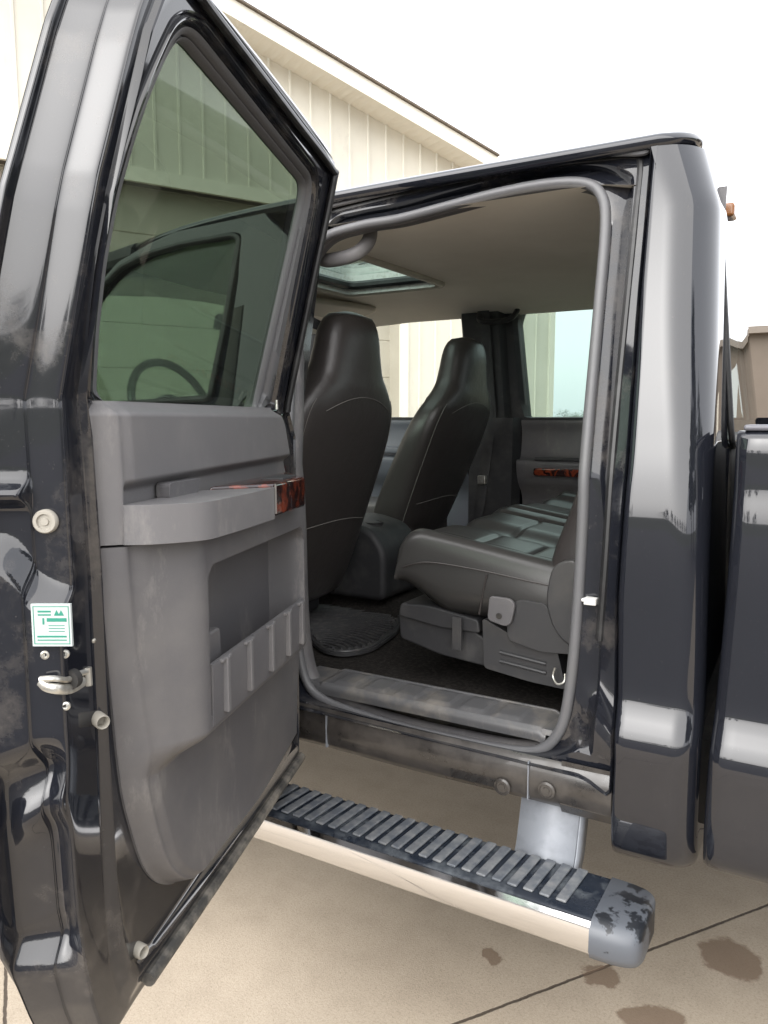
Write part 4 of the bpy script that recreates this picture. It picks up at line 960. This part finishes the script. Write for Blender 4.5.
# outer skin
c_ = (.56, 1.68); WO = starloop(dO, c_, 300); WI = starloop(gout, c_, 300)
loops = [[DP(lerp(a[0], b[0], f), lerp(a[1], b[1], f), (-.118-.012*ss(0, .3, f)*ss(1.4, 1.3, lerp(a[1], b[1], f)))*thin(*a)*(1-.5*ss(.5, 1, f)*ss(1.36, 1.46, lerp(a[1], b[1], f)))) for a, b in zip(WO, WI)] for f in (0, .1, .3, .6, .9, 1)]
loops.append([DP(b[0], b[1], -.04) for b in WI])
obj('outer_skin', loft(loops, True), M['paint'], door)
bm = bmesh.new(); box(bm, .80, 1.0, -.16, -.135, 1.17, 1.205, Matrix((dd, dn, Vector((0, 0, 1)))).transposed().to_4x4()); 
for v in bm.verts: v.co += H
obj('outer_handle', bm, M['paint'], door, bevel=.008)
bm = bmesh.new(); gl2 = offset(gl_r, .012); prism(bm, gl2, lambda p: DP(p[0], p[1], -.031), lambda p: DP(p[0], p[1], -.035)); obj('window_glass', bm, M['glass_dk'], door, smooth=0)
# window surround: grey run channel
cg = (.55, 1.65); GA = starloop(gl_r, cg, 360, sx=.8, sz=.6); GB = starloop(LIPJ, cg, 360, sx=.8, sz=.6); loops = []
for f, wv_ in ((-.02, -.034), (0, -.026), (.05, -.018), (.14, -.016), (.17, -.024), (.22, -.024), (.27, -.010), (.50, -.006), (.56, -.014)):
    loops.append([DP(lerp(a[0], b[0], f), lerp(a[1], b[1], f), wv_) for a, b in zip(GA, GB)])
lp2 = []
for f, wv_ in ((.50, -.020), (.60, -.016), (.66, -.004), (.74, .003), (.84, .004), (.90, -.001), (.97, .002), (1.06, .004), (1.08, -.004)):
    lp2.append([DP(lerp(a[0], b[0], f), lerp(a[1], b[1], f), wv_) for a, b in zip(GA, GB)])
obj('inner_frame', loft(lp2, True), M['jamb'], door, smooth=60)
obj('window_seal', loft(loops, True), M['rubber'], door, smooth=60)
bm = bmesh.new()
# ribbing of the run channel along the rear edge
path = [DU(x, y, -.012) for x, y in [(88, 385), (92, 320), (100, 262), (112, 198), (128, 143), (143, 98), (160, 62)]]
pp = catmull([DP(u, z, -.012) for u, z in path], 14)
for p in pp: cyl(bm, p-dn*.003, dn+dd*.2, .0045, .0035, .006, 8)
obj('seal_ribbing', bm, M['rubber'], door)
# frame weatherstrips following the frame top and front
for d_, wv_, r_ in ((.022, .012, .008), ):
    P = []
    for q in catmull([Vector((.86, 0, 2.017)), Vector((.80, 0, 2.014)), Vector((.45, 0, 2.004)), Vector((.16, 0, 1.995)), Vector((.125, 0, 1.97)), Vector((.115, 0, 1.75)), Vector((.10, 0, 1.44))], 8): P.append(DP(q.x, q.z, wv_))
    obj('weatherstrip', tube(P, r_, seg=10), M['rubber_dk'], door)
P = [DP(q.x, q.z, -.02) for q in catmull([Vector((.90, 0, 2.046)), Vector((.5, 0, 2.046)), Vector((.115, 0, 2.034)), Vector((.092, 0, 2.0))], 6)]
obj('frame_lip', tube(P, .010, seg=8), M['paint'], door)
P = [DP(q.x, q.z, .012) for q in catmull([Vector((.86, 0, .482)), Vector((.5, 0, .492)), Vector((.03, 0, .510))], 10)]
obj('bottom_weatherstrip', tube(P, .013, seg=10), mat('dusty_rubber', (.05, .048, .045), .6, noise=(25, (.22, .20, .17), .4, .7)), door)
# ---- trim height field
ARM_B = 1.233
T_UR = [(.55, .60), (.56, .66), (.58, .735), (.61, .79), (.65, .83), (.69, .855), (.76, .882), (.84, .905), (1.0, .923), (1.17, .936), (1.32, .943), (1.44, .950)]
T_UF = [(.56, .13), (.70, .115), (.95, .082), (1.15, .095), (1.30, .130), (1.38, .165), (1.41, .18), (1.44, .215)]
def zb(u): return .562+.05*ss(.45, .05, u)
def trimw(u, z, upper):
    base = .042
    ur, uf = stab(T_UR, z), stab(T_UF, z)
    w_ = base
    dr = min(ur-u, u-uf); w_ -= .030*(1-ss(0, .028, dr))
    # inner raised rim line following rear edge
    w_ -= .006*ss(.055, .03, ur-u)
    if not upper:
        w_ -= .030*(1-ss(0, .025, z-zb(u)))
        ramp = ss(.955, .80, u)*ss(.855, .90, z)
        ramp2 = ss(.955, .80, u)
        bul = .068*ss(.915, .800, u)*ss(.845+.03*(1-u)*0, .905, z)*ss(.235, .275, u)
        w_ += bul
        # pocket
        r = .03; x0, x1, z0, z1 = .290, .788, .90, 1.176
        qx = max(x0+r-u, u-(x1-r), 0); qz = max(z0+r-z, z-(z1-r), 0); 
        dout = math.hypot(qx, qz)-r
        lip = ss(.006, -.004, dout)
        if lip > 0: w_ = lerp(w_, .028, lip*ss(.925, .935, z))
        w_ -= .003*ss(.004, .0, abs(z-(ARM_B-.002)))*0
    else:
        w_ -= .022*(1-ss(0, .022, 1.448-z))
        rec = ss(.917, .900, u)*ss(.12, .16, u)*ss(1.342-.012*u, 1.322-.012*u, z)
        w_ -= .020*rec
    return w_
def field(z0f, z1f, nz_, upper, name, mt):
    rows = []
    nu = 260
    for j in range(nz_+1):
        t = j/nz_; zr = lerp(z0f(.5), z1f(.5), t); ur, uf = stab(T_UR, zr), stab(T_UF, zr); row = []
        for i in range(nu+1):
            tt_ = i/nu; hi = min(.81, ur-.04); lo = .235
            u = lerp(uf, lo, tt_/.1) if tt_ < .1 else (lerp(lo, hi, (tt_-.1)/.7) if tt_ < .8 else lerp(hi, ur, (tt_-.8)/.2)); z = lerp(z0f(u), z1f(u), t); row.append(DP(u, z, 0)+dn*(trimw(u, z, upper)-(TB*max(0, z-1.45))))
        back = [row[-1]-dn*.04, row[0]-dn*.04]
        rows.append([row[0]-dn*.03]+row+[row[-1]-dn*.03])
    first = [p-dn*.03 for p in rows[0]]; last = [p-dn*.04 for p in rows[-1]]
    return obj(name, loft([first]+rows+[last], False), mt, door, smooth=55)
field(zb, lambda u: ARM_B-.002, 230, False, 'lower_trim', M['trimgrey2'])
field(lambda u: ARM_B+.002, lambda u: 1.448, 90, True, 'upper_trim', M['trimgrey'])
bm = bmesh.new(); prism(bm, rnd([(.920, .03), (.908, .066), (.884, .10), (.845, .138), (.70, .146), (.572, .148), (.67, .03)], [.01, .02, .03, .03, .03, .005, .005]), lambda p: DP(p[0], ARM_B+.001, p[1]), lambda p: DP(p[0], 1.294, p[1])); obj('armrest', bm, M['trimgrey'], door, bevel=.017, seg=6)
bm = bmesh.new(); prism(bm, [(.569, .147), (.385, .146), (.22, .05), (.652, .05)], lambda p: DP(p[0], ARM_B+.004, p[1]), lambda p: DP(p[0], 1.300, p[1])); wp = obj('wood_panel', bm, M['wood'], door, bevel=.006)
bm = bmesh.new()
p_ = [DP(.569, 1.2985, .1475), DP(.385, 1.2985, .1465), DP(.385, 1.246, .1485)]
tube([p_[0]+Vector((0, 0, .001)), p_[0]-Vector((0, 0, .055))], .0022, bm=bm, seg=6); obj('trim_bead', bm, M['stitch'], wp)
bm = bmesh.new(); prism(bm, [(.46, .125), (.36, .12), (.36, .075), (.47, .08)], lambda p: DP(p[0], 1.298, p[1]), lambda p: DP(p[0], 1.303, p[1])); obj('window_switch', bm, M['trimdk'], door, bevel=.003)
bm = bmesh.new(); prism(bm, rnd([(.80, 1.29), (.80, 1.318), (.68, 1.318), (.70, 1.29)], .008), lambda p: DP(p[0], p[1], .026), lambda p: DP(p[0], p[1], .050)); obj('inner_handle', bm, M['trimgrey2'], door, bevel=.005)
bm = bmesh.new(); prism(bm, rnd([(.76, .93), (.76, 1.055), (.70, 1.055), (.69, .93)], .008), lambda p: DP(p[0], p[1], .03), lambda p: DP(p[0], p[1], .088)); obj('pocket_divider', bm, M['trimgrey2'], door, bevel=.006)
bm = loft([[DP(u, z, w_-.004*ss(.34, .29, u)) for z, w_ in ((.902, .102), (.908, .1115), (1.008, .1135), (1.014, .1115), (1.015, .106), (1.008, .104), (.93, .100))] for u in [.286+.0084*k for k in range(61)]], True, None, True, True)
obj('map_pocket', bm, M['trimgrey2'], door)
for c in (.742, .635, .520, .415, .325):
    bm = box(bmesh.new(), -.006, .006, -.004, .008, -.050, .0475, Matrix.Translation(DP(c, .967, .1135)) @ Matrix((dd, dn, Vector((0, 0, 1)))).transposed().to_4x4())
    box(bm, -.022, .018, -.004, .0045, .041, .0478, Matrix.Translation(DP(c, .967, .1135)) @ Matrix((dd, dn, Vector((0, 0, 1)))).transposed().to_4x4())
    obj('pocket_rib', bm, M['trimgrey'], door, bevel=.002)
bm = bmesh.new(); cyl(bm, DP(.20, 1.445, .02), Vector((0, 0, 1)), .004, .003, .022, 12); obj('lock_knob', bm, M['steel'], door)
# ---- shut face hardware, set on the real surface
def frame_at(px, py):
    l, n = hit(px, py); n = (n*.3+dd*.9-Vector((0, 0, 0))).normalized(); e = Vector((0, 0, 1)); x = e.cross(n).normalized(); y = n.cross(x); return l, x, y, n
l, x_, y_, n_v = frame_at(55, 626)
n_s = (-(ray(55, 626))).normalized(); n_s.z = 0; n_s = (n_s*.35+dd*.65).normalized(); x_ = Vector((0, 0, 1)).cross(n_s).normalized(); y_ = Vector((0, 0, 1))
def plate(l, a0, a1, b0, b1, t0, t1, bm):
    Mx = Matrix.Translation(l) @ Matrix((x_, y_, n_s)).transposed().to_4x4(); return box(bm, a0, a1, b0, b1, t0, t1, Mx)
sw_, sh_ = .027, .0295
bs = l+n_s*.010+Vector((0, 0, .004))
bm = bmesh.new(); plate(bs, -sw_, sw_, -sh_, sh_, -.004, .001, bm); st = obj('sticker', bm, M['stickerw'], door, smooth=0)
bm = bmesh.new()
for a0, a1, b0, b1 in ((-.024, .024, .0255, .0265), (-.024, .024, -.0265, -.0255), (-.0245, -.0235, -.0265, .0265), (.0235, .0245, -.0265, .0265), (-.006, .021, .005, .010), (-.012, -.0095, .001, .010), (-.018, .0, .018, .0205), (-.018, .0, .0135, .0155), (-.02, .02, -.017, -.0145), (-.02, .02, -.0215, -.020), (-.004, .018, -.001, .0), (-.004, .018, -.005, -.004), (-.004, .018, -.009, -.008)):
    plate(bs, a0, a1, b0, b1, .001, .0014, bm)
for q in (.008, .014): 
    Mx = Matrix.Translation(bs) @ Matrix((x_, y_, n_s)).transposed().to_4x4()
    bm.faces.new([bm.verts.new(Mx @ Vector(v)) for v in ((q-.004, .0135, .0014), (q+.004, .0135, .0014), (q, .0215, .0014))])
obj('sticker_print', bm, M['green'], st, smooth=0)
def put(px, py, prof, mt, name, ax=None):
    l, n = hit(px, py); ax = ax or (dd*.9+dn*.25).normalized(); bm = bmesh.new(); lathe(bm, l-ax*.002, ax, prof); return obj(name, bm, mt, door)
put(47, 521, [(.0001, 0), (.0155, 0), (.017, .003), (.017, .010), (.015, .013), (.011, .013), (.010, .010), (.006, .010), (.005, .012), (.0001, .012)], M['beige'], 'buffer')
put(97, 718, [(.011, 0), (.011, .024), (.0095, .027), (.008, .024), (.008, .010), (.0001, .010)], M['beige'], 'buffer', (dd*.6+dn*.8).normalized())
put(137, 949, [(.012, 0), (.012, .016), (.010, .019), (.008, .016), (.008, .006), (.0001, .006)], M['beige'], 'buffer', (dn*.9+dd*.3).normalized())
for q in ((45, 655), (65, 654), (66, 706)): put(*q, [(.0001, 0), (.0062, 0), (.0062, .003), (.004, .0045), (.002, .002), (.0001, .002)], M['steel'], 'bolt')
put(93, 641, [(.0001, 0), (.004, 0), (.003, .003), (.0001, .004)], M['steel'], 'bolt')
def hp(px, py, o): l, n = hit(px, py); return l+dd*o
P = catmull([hp(45, 679, .010), hp(52, 684, .012), hp(64, 686, .013), hp(78, 685, .014), hp(90, 678, .016)], 6)
bm = tube(P, .0075, seg=10, flat=.6, side=Vector((0, 0, 1))); tube(catmull([hp(45, 677, .010), hp(58, 676, .011), hp(72, 677, .012), hp(84, 671, .014), hp(93, 668, .016)], 6), .0045, bm=bm, seg=8)
tube([hp(93, 664, .016), hp(94, 682, .016)], .007, bm=bm, seg=8, flat=.6); obj('latch', bm, M['steel'], door)
bm = bmesh.new(); l = hp(70, 680, 0); cyl(bm, l-dd*.01, dd, .014, .014, .012, 20); obj('latch_recess', bm, M['underbody'], door)
# hinges
for z in (.80, 1.25):
    bm = bmesh.new(); cyl(bm, H+Vector((.0, .02, z-.04))-dn*.06, (0, 0, 1), .014, .014, .08, 16); box(bm, -.05, .0, -.01, .06, z-.03, z+.03, Matrix.Translation(H-dn*.06)); obj('hinge', bm, M['jamb'], door)
